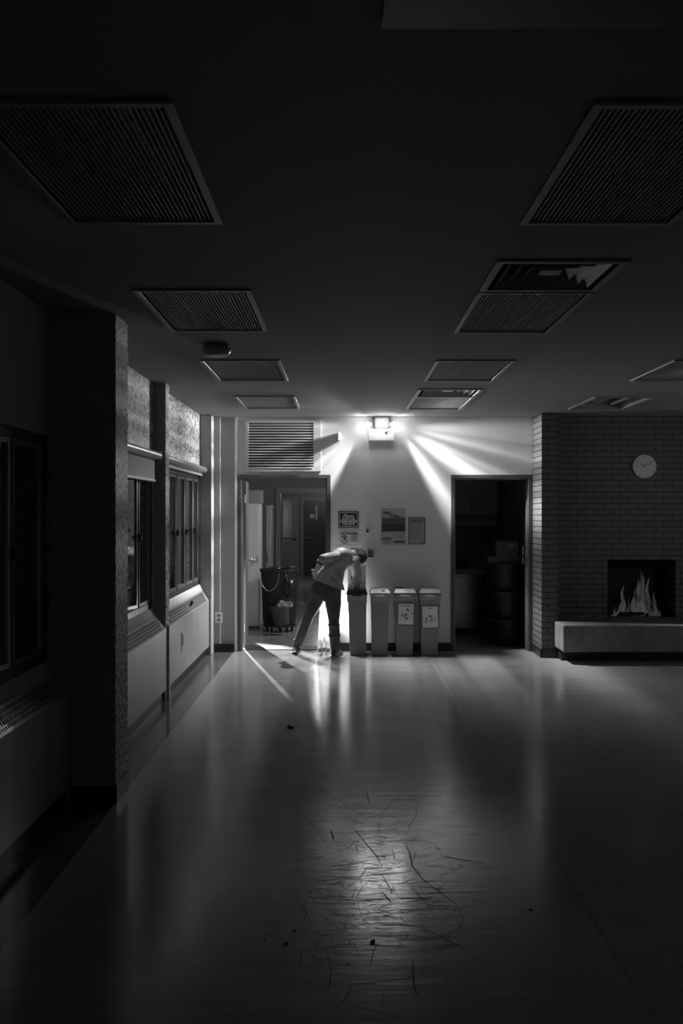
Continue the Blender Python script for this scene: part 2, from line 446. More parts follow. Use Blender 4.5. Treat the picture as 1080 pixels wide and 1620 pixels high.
def flamemat():
    m = bpy.data.materials.new('flame_glow'); m.use_nodes = True
    nt = m.node_tree
    for n in list(nt.nodes): nt.nodes.remove(n)
    out = nt.nodes.new('ShaderNodeOutputMaterial'); mix = nt.nodes.new('ShaderNodeMixShader')
    tr = nt.nodes.new('ShaderNodeBsdfTransparent'); em = nt.nodes.new('ShaderNodeEmission'); em.inputs[1].default_value = 0.062
    tc = nt.nodes.new('ShaderNodeTexCoord'); mp = nt.nodes.new('ShaderNodeMapping'); mp.inputs['Scale'].default_value = (14, 14, 2.2)
    n = nt.nodes.new('ShaderNodeTexNoise'); n.inputs['Scale'].default_value = 1.6; n.inputs['Detail'].default_value = 4
    r = nt.nodes.new('ShaderNodeMapRange'); r.inputs[1].default_value = 0.35; r.inputs[2].default_value = 0.62
    r.inputs[3].default_value = 0.0; r.inputs[4].default_value = 0.65
    nt.links.new(tc.outputs['Object'], mp.inputs[0]); nt.links.new(mp.outputs[0], n.inputs['Vector'])
    lw = nt.nodes.new('ShaderNodeLayerWeight'); lw.inputs[0].default_value = 0.35
    inv = nt.nodes.new('ShaderNodeMath'); inv.operation = 'SUBTRACT'; inv.inputs[0].default_value = 1.0
    nt.links.new(lw.outputs['Facing'], inv.inputs[1])
    mu = nt.nodes.new('ShaderNodeMath'); mu.operation = 'MULTIPLY'
    pw = nt.nodes.new('ShaderNodeMath'); pw.operation = 'POWER'; pw.inputs[1].default_value = 1.6; nt.links.new(inv.outputs[0], pw.inputs[0])
    nt.links.new(n.outputs[0], r.inputs[0]); nt.links.new(r.outputs[0], mu.inputs[0]); nt.links.new(pw.outputs[0], mu.inputs[1])
    nt.links.new(mu.outputs[0], mix.inputs[0]); nt.links.new(tr.outputs[0], mix.inputs[1]); nt.links.new(em.outputs[0], mix.inputs[2])
    nt.links.new(mix.outputs[0], out.inputs[0])
    return m
M['flame'] = flamemat()

# ------------------------------------------------------------------ structure
def struct(name, mb, m, bevel=0, parent=None):
    o = mb.build(name, m, parent, bevel=bevel)
    if parent is None: o['kind'] = 'structure'
    return o
YB = 11.77; ZC = 2.79; XL = -1.66; XR = 5.2
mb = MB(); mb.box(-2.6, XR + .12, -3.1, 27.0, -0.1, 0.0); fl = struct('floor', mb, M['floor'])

# scuffs and scratches rubbed into the lacquer
random.seed(11)
def strip(mb, pts, w):
    vs_ = []
    for i, p in enumerate(pts):
        a = Vector(pts[max(i - 1, 0)]); b = Vector(pts[min(i + 1, len(pts) - 1)]); d = (b - a).normalized()
        ww = w * (0.35 if i in (0, len(pts) - 1) else 1)
        vs_ += [(p[0] - d.y * ww, p[1] + d.x * ww, 0.0006), (p[0] + d.y * ww, p[1] - d.x * ww, 0.0006)]
    mb.add(vs_, [(2 * i, 2 * i + 2, 2 * i + 3, 2 * i + 1) for i in range(len(pts) - 1)])
def fp(px, py):
    y = F * CAMZ / (py - CY); return Vector((X(px, y), y))
mb = MB()
for pl, w in [([(502,1240),(522,1258),(545,1272),(570,1290),(587,1302)], .002), ([(640,1332),(648,1350),(652,1370),(670,1393),(700,1415),(727,1435)], .003),
              ([(552,1303),(575,1330),(596,1355),(604,1371)], .003), ([(466,1272),(490,1300),(518,1340)], .0018), ([(660,1255),(659,1290),(648,1305),(642,1325)], .0018),
              ([(484,1398),(540,1390),(600,1384),(650,1379)], .003), ([(490,1420),(540,1423),(592,1427)], .0035), ([(600,1299),(598,1318)], .004),
              ([(652,1515),(653,1540),(655,1565),(662,1578)], .004), ([(722,1435),(733,1452),(725,1470),(700,1480),(675,1485)], .002),
              ([(515,1500),(523,1530),(522,1560),(510,1580)], .002), ([(637,1388),(665,1420),(690,1450)], .002), ([(603,1410),(618,1427),(632,1425)], .005),
              ([(580,1253),(582,1268)], .006), ([(583,1262),(585,1273)], .005), ([(523,1313),(526,1322),(528,1331)], .006), ([(790,1175),(850,1200)], .0015),
              ([(735,1085),(790,1190),(800,1230)], .0012), ([(628,1040),(670,1100),(720,1195)], .0015)]:
    strip(mb, [fp(*p) for p in pl], w)
for i in range(650):
    px = random.gauss(590, 90); py = random.choice([random.uniform(1210, 1500), random.gauss(1400, 90)])
    if not 1150 < py < 1610: continue
    p = fp(px, py); a = random.uniform(0, math.pi); 
    if random.random() < .45: a = random.gauss(0, .15)
    L = random.choice([random.uniform(.02, .08), random.uniform(.02, .10), random.uniform(.08, .30)]); cv = random.gauss(0, .9)
    pts = []
    for k in range(6):
        t = (k / 5 - .5) * L; pts.append(Vector((p.x + math.cos(a + cv * t) * t, p.y + math.sin(a + cv * t) * t)))
    strip(mb, pts, random.uniform(.0006, .0020))
sc_ = mb.build('scuff_marks', M['scuff'], fl); sc_['kind'] = 'stuff'
sc_['label'] = 'dark scratches and heel scuffs across the polished floor'

# ceiling with openings for the recessed fittings: (x0, x1, y0, y1)
FX = []
for y0 in (0.41, 2.70, 4.99, 7.30, 9.58): FX.append((-1.065, -0.465, y0, y0 + 1.14))
for y0 in (0.42, 2.71, 5.04, 7.31, 9.65): FX.append((0.69, 1.29, y0, y0 + 1.14))
DF = [(0.69, 1.29, 4.40, 5.02), (0.69, 1.29, 9.02, 9.63)]
FR = [(2.46, 3.06, 7.31, 8.45), (2.46, 3.06, 9.64, 10.78)]
holes = FX + DF + FR
I = 0.028
hs = [(a + I, b - I, c + I, d - I) for a, b, c, d in holes]
xs = sorted({XL - .1, XR} | {h[0] for h in hs} | {h[1] for h in hs}); ys = sorted({-3.0, YB + .05} | {h[2] for h in hs} | {h[3] for h in hs})
mb = MB()
for i in range(len(xs) - 1):
    for j in range(len(ys) - 1):
        cx, cy = (xs[i] + xs[i + 1]) / 2, (ys[j] + ys[j + 1]) / 2
        if any(h[0] < cx < h[1] and h[2] < cy < h[3] for h in hs): continue
        mb.add([(xs[i], ys[j], ZC), (xs[i + 1], ys[j], ZC), (xs[i + 1], ys[j + 1], ZC), (xs[i], ys[j + 1], ZC)], [(0, 1, 2, 3)])
mb.box(XL - .1, XR, -3.0, YB + .05, ZC + .3, ZC + .4)
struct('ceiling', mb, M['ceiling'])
mb = MB(); mb.box(0.09, XR, 1.2, 2.265, ZC - .02, ZC + .0); struct('trim_1', mb, M['base'])

# back wall: openings for the two doorways
D1 = (-1.255, -0.145, 2.105); D2 = (1.29, 2.255, 2.105)
mb = MB()
mb.box(-1.275, D1[0], YB, YB + .14, 0, ZC + .3); mb.box(D1[0], D1[1], YB, YB + .14, D1[2], ZC + .3)
mb.box(D1[1], D2[0], YB, YB + .14, 0, ZC + .3); mb.box(D2[0], D2[1], YB, YB + .14, D2[2], ZC + .3)
mb.box(D2[1], 2.5, YB, YB + .14, 0, ZC + .3)
struct('wall_back', mb, M['wall'])
mb = MB(); mb.box(D1[1], D2[0], YB - .012, YB, 0, 0.10); struct('baseboard_back', mb, M['base'], .003)

# cast concrete corner at the left of the back wall
mb = MB(); mb.box(XL - .2, -1.275, YB - .01, YB + .14, 0, ZC + .3); mb.box(XL - .02, -1.455, YB - .08, YB - .01, 0.0, ZC)
mb.box(-1.460, -1.452, YB - .088, YB - .08, 0.1, ZC)
struct('wall_corner', mb, M['pitted'], .004)
mb = MB(); mb.box(-1.285, -1.262, YB - .03, YB, 0, ZC); struct('trim_2', mb, M['trim_light'])
mb = MB(); mb.box(-1.525, -1.285, YB - .095, YB - .08, 0, .1); struct('baseboard_corner', mb, M['base'])
mb = MB(); mb.box(XL, -1.527, 11.45, YB - .08, 0, ZC); mb.box(-1.533, -1.524, 11.442, 11.45, .66, ZC)
struct('trim_3', mb, M['concrete'], .006)

# left wall: sill wall, aggregate lintel, pillars
mb = MB(); mb.box(XL - .2, XL, 5.9, YB, 0, .82); mb.box(XL - .2, XL, 5.9, YB, 2.09, ZC + .3)
mb.cur = 1; mb.box(XL - .2, XL, -3.0, 5.9, 0, .82); mb.box(XL - .2, XL, -3.0, 5.9, 2.09, ZC + .3); mb.cur = 0
for y0, y1 in ((5.55, 5.98), (8.6, 8.86), (11.44, 11.77)): mb.box(XL - .2, XL, y0, y1, .82, 2.09)
struct('wall_left', mb, [M['aggregate'], M['pitted']])
def pillar(name, y0, y1, xf):
    mb = MB(); mb.cur = 0
    mb.box(XL - .02, xf - .004, y0, y1 - .004, 0, ZC)
    mb.cur = 1
    mb.box(xf - .004, xf, y0 + .006, y1, 0, ZC)
    return struct(name, mb, [M['pitted'], M['aggregate']])
pillar('trim_4', 5.62, 5.94, -1.295); pillar('trim_5', 8.64, 8.82, -1.552)
mb = MB(); mb.box(-1.55, -1.287, 5.612, 5.62, 0, .10); mb.box(-1.295, -1.287, 5.612, 5.95, 0, .10); struct('baseboard_pillar', mb, M['base'], .002)

# side and rear of the hall
mb = MB(); mb.box(XR, XR + .12, -3.0, 12.0, 0, ZC + .4); struct('wall_right', mb, M['concrete'])
mb = MB(); mb.box(XL - .2, XR, -3.12, -3.0, 0, ZC + .4); struct('wall_rear', mb, M['concrete'])

# brick chimney wall
YR = 11.55; YP = 11.22
FB = (3.10, 3.90, 0.42, 1.10)
mb = MB()
mb.cur = 0
mb.box(2.275, 2.46, YP, YP + .02, 0, ZC)
mb.box(2.275, 2.46, YP + .02, YB + .1, 0, ZC)
mb.cur = 1; mb.box(2.262, 2.275, YP, YB, 0, ZC)
struct('wall_pier', mb, [M['brick'], M['brick_side']])
mb = MB()
mb.box(2.46, FB[0], YR, YR + .2, 0, ZC); mb.box(FB[1], XR, YR, YR + .2, 0, ZC)
mb.box(FB[0], FB[1], YR, YR + .2, FB[3], ZC); mb.box(FB[0], FB[1], YR, YR + .2, 0, FB[2])
struct('wall_brick', mb, M['brick'])
mb = MB(); mb.box(2.25, 2.262, YP - .012, YB - .0, 0, .10); mb.box(2.25, 2.47, YP - .012, YP, 0, .10); struct('baseboard_brick', mb, M['base'])
mb = MB()
t = .02
mb.box(FB[0], FB[1], YR + .45, YR + .47, FB[2], FB[3]); mb.box(FB[0] - t, FB[0], YR + .2, YR + .47, FB[2] - t, FB[3] + t)
mb.box(FB[1], FB[1] + t, YR + .2, YR + .47, FB[2] - t, FB[3] + t); mb.box(FB[0], FB[1], YR + .2, YR + .47, FB[3], FB[3] + t)
mb.box(FB[0], FB[1], YR + .2, YR + .47, FB[2] - t, FB[2]); struct('wall_firebox', mb, M['dark'])

# hearth
h = thing('fireplace_hearth', 'long pale concrete hearth slab in front of the brick fireplace', 'hearth', (3.8, 11.15, 0))
o_ = (3.8, 11.15, 0)
MB(o_).box(2.405, XR - .02, 10.76, YR - .005, .13, .42).build('slab', M['hearth'], h, bevel=.012)
MB(o_).box(2.44, XR - .02, 11.02, YR - .005, 0, .13).build('plinth', M['base'], h)

# fire in the firebox
for k, (a, b, r, lab) in enumerate([((3.18, 11.80, .47), (3.44, 11.85, .68), .045, 'charred log leaning up at the left of the fire'),
                                 ((3.72, 11.80, .47), (3.50, 11.86, .66), .045, 'charred log leaning up at the right of the fire'),
                                 ((3.30, 11.70, .45), (3.58, 11.73, .45), .024, 'charred log lying flat along the front of the fire'),
                                 ((3.30, 11.90, .465), (3.66, 11.90, .465), .042, 'charred log lying flat at the back of the fire')]):
    mb = MB(); mb.tube(a, b, r, r * .85, 10); o = mb.build('fire_log', M['log'], None, smooth=True); tag(o, lab, 'log', 'logs in the fireplace')
fr = thing('fire', 'low grey flames rising from logs in the black fireplace opening', 'fire', (3.45, 11.78, .42))
def flame(px, pyb, pyt, w, y, lean=0):
    x = X(px, y); z0 = Z(pyb, y); z1 = Z(pyt, y); mb = MB((3.45, 11.78, .42)); secs = []
    for k in range(9):
        q = k / 8; r = w * (math.sin(min(1, q * 1.6 + .25) * math.pi * .62) * (1 - q) ** .8 + .004)
        secs.append(((x + lean * q + .012 * math.sin(q * 9 + px) * (.4 + q), y, z0 + (z1 - z0) * q), (r, 0, 0), (0, r * .7, 0)))
    mb.loft(secs, 12).build('flame', M['flame'], fr, smooth=True)
rnd = random.Random(5)
for a in [(985, 972, 925, .045, 11.80, .0), (1013, 970, 900, .075, 11.80, .01), (1006, 968, 912, .055, 11.84, .02), (1023, 970, 913, .05, 11.78, .01), (1000, 974, 930, .04, 11.80, .03),
          (1034, 976, 936, .04, 11.78, .01), (972, 977, 948, .03, 11.76, .11), (990, 977, 945, .035, 11.78, .05), (1040, 977, 950, .035, 11.80, -.06), (1016, 978, 945, .05, 11.75, 0),
          (965, 978, 962, .02, 11.74, .08), (1046, 978, 962, .03, 11.76, -.05), (1029, 976, 948, .035, 11.76, -.02), (1003, 978, 956, .03, 11.74, .03)]:
    flame(*a)

# ------------------------------------------------------------------ windows, blinds, heaters
def window(n, ya, yb, mull):
    w = thing('window_%d' % n, None, None, (XL, (ya + yb) / 2, 0)); w['kind'] = 'structure'
    o = (XL, (ya + yb) / 2, 0); z0, z1 = .82, 2.09; x0, x1 = XL - .06, XL - .004
    mb = MB(o); mb.box(x0, x1, ya, yb, z0, z0 + .055); mb.box(x0, x1, ya, yb, z1 - .055, z1)
    mb.box(x0, x1, ya, ya + .05, z0, z1); mb.box(x0, x1, yb - .05, yb, z0, z1)
    mb.build('window_frame', M['window_frame'], w, bevel=.003)
    for m in mull:
        MB(o).box(x0, x1, m - .012, m + .012, z0 + .03, z1 - .03).build('mullion', M['window_frame'], w, bevel=.003)
    edges = [ya + .05] + list(mull) + [yb - .05]
    ajar = {2: [0, 0, 0, 7.5, 0], 3: [3.0, 2.0, 5.0, 3.0, 0], 1: [0, 0, 0, 0, 0, 0, 4, 0]}[n]
    for i, (a, b) in enumerate(zip(edges[:-1], edges[1:])):
        if b - a < .06: continue
        # each casement turns a little on its far stile
        Rj = Matrix.Translation((XL - .014, b - .014, 0)) @ Matrix.Rotation(math.radians(-ajar[i]), 4, 'Z')
        L = b - a - .028; sw = .035
        s = MB(o)
        for q in ((-L, -L + sw, z0 + .05, z1 - .05), (-sw, 0, z0 + .05, z1 - .05), (-L + sw, -sw, z0 + .05, z0 + .05 + sw), (-L + sw, -sw, z1 - .05 - sw, z1 - .05)):
            s.box(-.022, .004, q[0], q[1], q[2], q[3], M=Rj)
        sh = s.build('sash', M['sash'], w, bevel=.002)
        MB(o).box(-.012, -.007, -L + sw - .005, -sw + .005, z0 + .08, z1 - .08, M=Rj).build('pane', M['glass'], sh)
    for m in mull:
        s = MB(o); s.box(x1, x1 + .016, m - .010, m + .010, 1.42, 1.48); s.tube((x1 + .018, m - .022, 1.455), (x1 + .018, m + .022, 1.445), .007); s.build('handle', M['black'], w)
    s = MB(o); s.prism([(XL, .745), (XL + .036, .745), (XL + .030, .765), (XL + .0, .825)], 'y', ya, yb); s.build('window_sill', M['trim_light'] if n == 3 else M['concrete'], w, bevel=.004)
window(1, .5, 5.55, [1.05, 1.7, 2.35, 3.0, 3.66, 4.32, 4.98])
window(2, 5.98, 8.6, [6.42, 6.97, 7.52, 8.07])
window(3, 8.86, 11.44, [9.38, 9.92, 10.48, 11.03])
# dark screen of the unlit courtyard outside the glass
mb = MB(); mb.box(-2.55, -2.5, -3, 11.7, 0, 3.2); struct('wall_courtyard', mb, M['dark'])

def blind(y0, y1, drop, lab):
    b = thing('roller_blind', lab, 'roller blind', (-1.60, (y0 + y1) / 2, 2.146), group='roller blinds over the windows')
    o = (-1.60, (y0 + y1) / 2, 2.146)
    MB(o).tube((-1.60, y0, 2.146), (-1.60, y1, 2.146), .034, .034, 20).build('tube', M['tube'], b, smooth=True)
    if drop:
        MB(o).box(-1.630, -1.626, y0 + .03, y1 - .03, 2.146 - drop, 2.14).build('fabric', M['blind'], b)
        MB(o).tube((-1.628, y0 + .03, 2.146 - drop), (-1.628, y1 - .03, 2.146 - drop), .012).build('bottom_bar', M['trim_light'], b)
    for yy in (y0 - .006, y1 - .0): MB(o).box(-1.652, -1.575, yy, yy + .006, 2.105, 2.19).build('bracket', M['frame_grey'], b)
blind(5.97, 8.56, .215, 'roller blind partly lowered over the middle window between the pillars')
blind(8.90, 11.40, .06, 'fully raised roller blind over the farthest window')

def heater(y0, y1, lab, louvre_y=None):
    xf = -1.55; o = (XL, (y0 + y1) / 2, 0)
    h = thing('baseboard_heater', lab, 'heater', o, group='sheet metal heaters under the windows')
    MB(o).prism([(XL + .002, .10), (xf, .10), (xf, .635), (XL + .04, .748), (XL + .002, .748)], 'y', y0, y1).build('cover', M['heater'], h, bevel=.003)
    MB(o).box(XL + .002, xf - .03, y0, y1, 0, .10).build('kick_plate', M['base'], h)
    s = MB(o); dx, dz = (xf - XL - .04), -.113; L = math.hypot(dx, dz); nx, nz = -dz / L, dx / L
    def Q(u, w, y): return (XL + .04 + dx * u + nx * w, y, .748 + dz * u + nz * w)
    def slab(u0, u1, ya, yb, w):
        s.add([Q(u0, -.002, ya), Q(u1, -.002, ya), Q(u1, -.002, yb), Q(u0, -.002, yb), Q(u0, w, ya), Q(u1, w, ya), Q(u1, w, yb), Q(u0, w, yb)],
              [(0, 1, 2, 3), (4, 5, 6, 7), (0, 1, 5, 4), (1, 2, 6, 5), (2, 3, 7, 6), (3, 0, 4, 7)])
    nn = int((y1 - y0 - .3) / .03)
    for k in range(nn): slab(.12, .88, y0 + .15 + k * .03, y0 + .162 + k * .03, .005)
    for u in (.10, .30, .50, .70, .88): slab(u, u + .05, y0 + .14, y1 - .14, .007)
    s.build('grille', M['heater_grille'], h)
    return h, o
hh, o_ = heater(-1.0, 5.60, 'sheet metal heater under the nearest window, left edge of the photo')
hh, o_ = heater(5.95, 8.70, 'sheet metal heater under the middle window between the two pillars')
hh, o_ = heater(8.78, 11.43, 'sheet metal heater with small lever and valve under the farthest window')
s = MB(o_); s.box(-1.55, -1.544, 9.45, 9.50, .30, .50); s.box(-1.545, -1.53, 9.468, 9.482, .38, .48); s.build('lever', M['chrome'], hh)
s = MB(o_); s.tube((-1.585, 10.2, .68), (-1.56, 10.2, .72), .012); s.ball((-1.558, 10.2, .725), .018); s.build('valve', M['black'], hh, smooth=True)
mb = MB(); mb.box(XL + .003, -1.53, 8.70, 8.78, 0, .66); o = mb.build('pipe_cover', M['heater'], None, bevel=.008)
tag(o, 'narrow metal pipe cover joining two heaters below the slim far pillar', 'pipe cover')

# ------------------------------------------------------------------ ceiling fittings
def troffer(kind='louver'):
    r = thing('ceiling_light', '', 'ceiling light', (0, 0, ZC))
    s = MB(); W, L = .30, .57
    for a in ((-W, -W + .03, -L, L), (W - .03, W, -L, L), (-W + .03, W - .03, -L, -L + .03), (-W + .03, W - .03, L - .03, L)):
        s.box(a[0], a[1], a[2], a[3], -.012, -.0)
    s.build('frame', M['fixture'], r, bevel=.002)
    s = MB(); a, b = W - .03, L - .03; 
    s.box(-a, a, -b, b, .10, .11); s.box(-a - .006, -a, -b, b, .0, .11); s.box(a, a + .006, -b, b, .0, .11); s.box(-a, a, -b - .006, -b, 0, .11); s.box(-a, a, b, b + .006, 0, .11)
    s.build('housing', M['housing'] if kind == 'louver' else M['fixture'], r)
    if kind == 'louver':
        s = MB(); n = 32
        for k in range(1, n): 
            x = -a + 2 * a * k / n; s.box(x - .0022, x + .0022, -b, b, -.004, .006)
        m = 42
        for k in range(1, m):
            y = -b + 2 * b * k / m; s.box(-a, a, y - .0015, y + .0015, .006, .0075)
        s.build('louver', M['slat'], r)
        for x in (-.13, .13): MB().tube((x, -b + .02, .06), (x, b - .02, .06), .013).build('tube', M['frame_grey'], r, smooth=True)
    else:
        s = MB(); s.prism([(-.07, .10), (.07, .10), (.03, .05), (-.03, .05)], 'y', -b + .02, b - .02); s.build('ballast_cover', M['fixture'], r)
        for x in (-.16, .16): MB().tube((x, -b + .04, .045), (x, b - .04, .045), .014).build('tube', M['trim_light'], r, smooth=True)
        for x in (-.16, .16):
            for y in (-b + .02, b - .04): MB().box(x - .02, x + .02, y, y + .02, .02, .10).build('lamp_holder', M['frame_grey'], r)
    return r
t0 = troffer()
names_left = [None, 'grilled ceiling light nearest the camera in the left row', 'grilled ceiling light in the left row, second from the camera, before the smoke detector',
              'grilled ceiling light in the left row just beyond the smoke detector', 'farthest grilled ceiling light of the left row, near the wall louvre']
names_right = [None, 'grilled ceiling light nearest the camera in the right row', 'grilled ceiling light in the right row touching the nearer square air diffuser',
               'grilled ceiling light standing alone in the right row between the two air diffusers', 'farthest grilled ceiling light of the right row, beside the emergency light']
used = False
for row, names in ((FX[:5], names_left), (FX[5:], names_right)):
    for (x0, x1, y0, y1), lab in zip(row, names):
        if lab is None: continue
        o = t0 if not used else dup(t0); used = True
        o.location = ((x0 + x1) / 2, (y0 + y1) / 2, ZC); o['label'] = lab; o['group'] = 'recessed ceiling lights'
o = dup(t0); f = FR[0]; o.location = ((f[0] + f[1]) / 2, (f[2] + f[3]) / 2, ZC); o['label'] = 'grilled ceiling light cut off by the right edge of the photo'
o = troffer('open'); f = FR[1]; o.location = ((f[0] + f[1]) / 2, (f[2] + f[3]) / 2, ZC); o['label'] = 'ceiling light without its grille, open above the brick fireplace wall'; o['group'] = 'recessed ceiling lights'
# the two openings above the camera are closed by plain panels out of view
for f in (FX[0], FX[5]):
    o = MB().box(f[0], f[1], f[2], f[3], ZC, ZC + .01).build('trim_6' if f == FX[0] else 'trim_7', M['ceiling']); o['kind'] = 'structure'

def diffuser():
    r = thing('air_diffuser', '', 'air diffuser', (0, 0, ZC)); W = .30
    s = MB()
    for a in ((-W, -W + .035, -W, W), (W - .035, W, -W, W), (-W + .035, W - .035, -W, -W + .035), (-W + .035, W - .035, W - .035, W)): s.box(a[0], a[1], a[2], a[3], -.012, 0)
    s.build('frame', M['fixture'], r, bevel=.002)
    s = MB(); a = W - .035
    s.box(-a, a, -a, a, .12, .13); s.box(-a - .006, -a, -a, a, 0, .13); s.box(a, a + .006, -a, a, 0, .13); s.box(-a, a, -a - .006, -a, 0, .13); s.box(-a, a, a, a + .006, 0, .13)
    s.build('housing', M['housing'], r)
    for k, w in enumerate((.235, .175, .115)):
        w2 = w - .055; s = MB(); z0, z1 = -.006 + .006 * k, .05 + .006 * k
        P = [(-w, -w, z0), (w, -w, z0), (w, w, z0), (-w, w, z0), (-w2, -w2, z1), (w2, -w2, z1), (w2, w2, z1), (-w2, w2, z1)]
        P2 = [(p[0], p[1], p[2] + .003) for p in P]
        s.add(P + P2, [(0, 1, 5, 4), (1, 2, 6, 5), (2, 3, 7, 6), (3, 0, 4, 7), (8, 12, 13, 9), (9, 13, 14, 10), (10, 14, 15, 11), (11, 15, 12, 8),
                       (0, 8, 9, 1), (1, 9, 10, 2), (2, 10, 11, 3), (3, 11, 8, 0), (4, 5, 13, 12), (5, 6, 14, 13), (6, 7, 15, 14), (7, 4, 12, 15)])
        s.build('cone', M['fixture'], r)
    MB().frustum4(-.05, .05, -.05, .05, .012, -.03, .03, -.03, .03, .05).build('centre_cap', M['fixture'], r)
    return r
d0 = diffuser(); d1 = dup(d0)
for o, f, lab in ((d0, DF[0], 'square stepped air diffuser nearest the camera in the right row'), (d1, DF[1], 'square stepped air diffuser far down the right row near the back wall')):
    o.location = ((f[0] + f[1]) / 2, (f[2] + f[3]) / 2, ZC); o['label'] = lab; o['group'] = 'square ceiling air diffusers'

sd = thing('smoke_detector', 'round pale smoke detector on the ceiling between two grilled lights', 'smoke detector', (-0.853, 6.65, ZC))
MB().lathe([(.075, 0), (.075, -.014), (.09, -.022), (.098, -.04), (.094, -.055), (.078, -.075), (.0, -.078)]).build('body', M['fixture'], sd, smooth=True)
MB().lathe([(.085, .0), (.085, -.012), (.0, -.012)]).build('base', M['frame_dark'], sd, smooth=True)
s = MB(); s.ball((.092, -.02, -.035), (.018, .018, .014)); s.build('indicator', M['trim_light'], sd, smooth=True)

# ------------------------------------------------------------------ back wall fittings
# louvre grille above the left doorway
o_ = (X(448, YB), YB, Z(705, YB))
lv = thing('wall_louvre', 'wide white slatted ventilation louvre above the left doorway', 'louvre', o_)
a0, a1, b0, b1 = X(388, YB), X(508, YB), Z(746, YB), Z(664, YB)
s = MB(o_); fw = .04
for q in ((a0, a1, b0, b0 + fw), (a0, a1, b1 - fw, b1), (a0, a0 + fw, b0 + fw, b1 - fw), (a1 - fw - .055, a1, b0 + fw, b1 - fw)): s.box(q[0], q[1], YB - .022, YB, q[2], q[3])
s.build('frame', M['louvre'], lv, bevel=.004)
s = MB(o_); s.box(a0 + fw, a1 - fw - .055, YB - .004, YB - .002, b0 + fw, b1 - fw); s.build('backing', M['dark'], lv)
n = 17; hgt = (b1 - b0 - 2 * fw) / n
for k in range(n):
    z = b0 + fw + k * hgt; s = MB(o_)
    s.add([(x, y, zz) for x in (a0 + fw, a1 - fw - .055) for y, zz in ((YB - .030, z + .002), (YB - .027, z + .0), (YB - .006, z + hgt * .50), (YB - .009, z + hgt * .56))],
          [(0, 1, 2, 3), (4, 5, 6, 7), (0, 1, 5, 4), (1, 2, 6, 5), (2, 3, 7, 6), (3, 0, 4, 7)])
    s.build('slat', M['louvre'], lv)

# emergency light
o_ = (X(603, 11.7), YB, 2.51)
em = thing('emergency_light', 'white emergency light box with two glowing lamp heads under the ceiling', 'emergency light', o_)
bx0, bx1 = X(583, 11.63), X(624, 11.63)
MB(o_).box(bx0, bx1, 11.63, YB, 2.505, 2.645).build('battery_box', M['trim_light'], em, bevel=.006)
s = MB(o_); s.box(X(592, 11.65), X(616, 11.65), 11.65, YB, 2.645, ZC - .005); s.build('mounting_plate', M['trim_light'], em, bevel=.03)
for sx, px in ((-1, 583), (1, 621)):
    c = Vector((X(px, 11.62) + .006 * sx, 11.62, 2.69)); d = Vector((sx, -.52, -.42)).normalized()
    s = MB(o_); s.tube(c - d * .045, c - d * .002, .022, .040, 20); s.tube(c - d * .045, (c.x - sx * .05, 11.68, 2.66), .008); hd = s.build('lamp_head', M['trim_light'], em, smooth=True)
    s = MB(o_); s.ball(c + d * .002, (.034, .034, .034)); s.build('bulb', M['bulb'], hd, smooth=True)
s = MB(o_); R = Matrix.Translation((X(612, 11.62), 11.627, 2.60)) @ Matrix.Rotation(math.radians(-40), 4, 'Y')
s.box(-.028, .028, 0, .004, -.018, .018, M=R); s.build('sticker', M['poster'], em)
s = MB(o_); s.box(-.024, -.002, -.001, .001, -.014, .012, M=R); s.box(.01, .024, -.001, .001, -.010, -.004, M=R); s.build('sticker_print', M['ink'], em)

# small sensor casting the long shadow over the louvre
o_ = (X(536, 11.66), YB, Z(690, 11.68))
cm = thing('motion_sensor', 'small white wall sensor between the louvre and the emergency light', 'sensor', o_)
s = MB(); s.box(-.014, .014, -.12, 0, -.05, .045); s.build('body', M['trim_light'], cm, bevel=.008)
s = MB(); s.ball((.010, -.07, -.0), (.018, .03, .034)); s.build('lens', M['trim_light'], cm, smooth=True)

def door_frame(n, D, inner):
    f = thing('door_%d' % n, None, None, ((D[0] + D[1]) / 2, YB, 0)); f['kind'] = 'structure'
    o = ((D[0] + D[1]) / 2, YB, 0); w = inner
    s = MB(o)
    for q in ((D[0], D[0] + w, 0, D[2]), (D[1] - w, D[1], 0, D[2]), (D[0] + w, D[1] - w, D[2] - w, D[2])): s.box(q[0], q[1], YB - .018, YB + .158, q[2], q[3])
    s.build('frame', M['frame_dark'], f, bevel=.004)
    s = MB(o)
    for q in ((D[0] + w, D[0] + w + .014, 0, D[2] - w), (D[1] - w - .014, D[1] - w, 0, D[2] - w), (D[0] + w, D[1] - w, D[2] - w - .014, D[2] - w)): s.box(q[0], q[1], YB + .05, YB + .08, q[2], q[3])
    s.build('stop', M['frame_grey'], f)
    return f, o
f1, o1 = door_frame(1, D1, .045); f2, o2 = door_frame(2, D2, .045)
Rm = Matrix.Translation((-1.183, 12.05, 0)) @ Matrix.Rotation(math.radians(3.2), 4, 'Z')
s = MB(o1); s.box(-.03, 0, 0, .83, .01, 2.04, M=Rm); lf = s.build('leaf', M['frame_grey'], f1, bevel=.002)
s = MB(o1); p = Rm @ Vector((0, .77, 1.03)); s.tube(p, p + Vector((.05, 0, 0)), .011); s.ball(p + Vector((.06, 0, 0)), .028); s.build('knob', M['chrome'], lf, smooth=True)
for z in (.25, 1.03, 1.82): MB(o1).tube((-1.187, 11.975, z - .05), (-1.187, 11.975, z + .05), .009).build('hinge', M['chrome'], f1)
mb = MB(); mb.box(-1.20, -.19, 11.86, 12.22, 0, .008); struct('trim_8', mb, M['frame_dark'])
Rm = Matrix.Translation((2.205, 11.945, 0)) @ Matrix.Rotation(math.radians(-4), 4, 'Z')
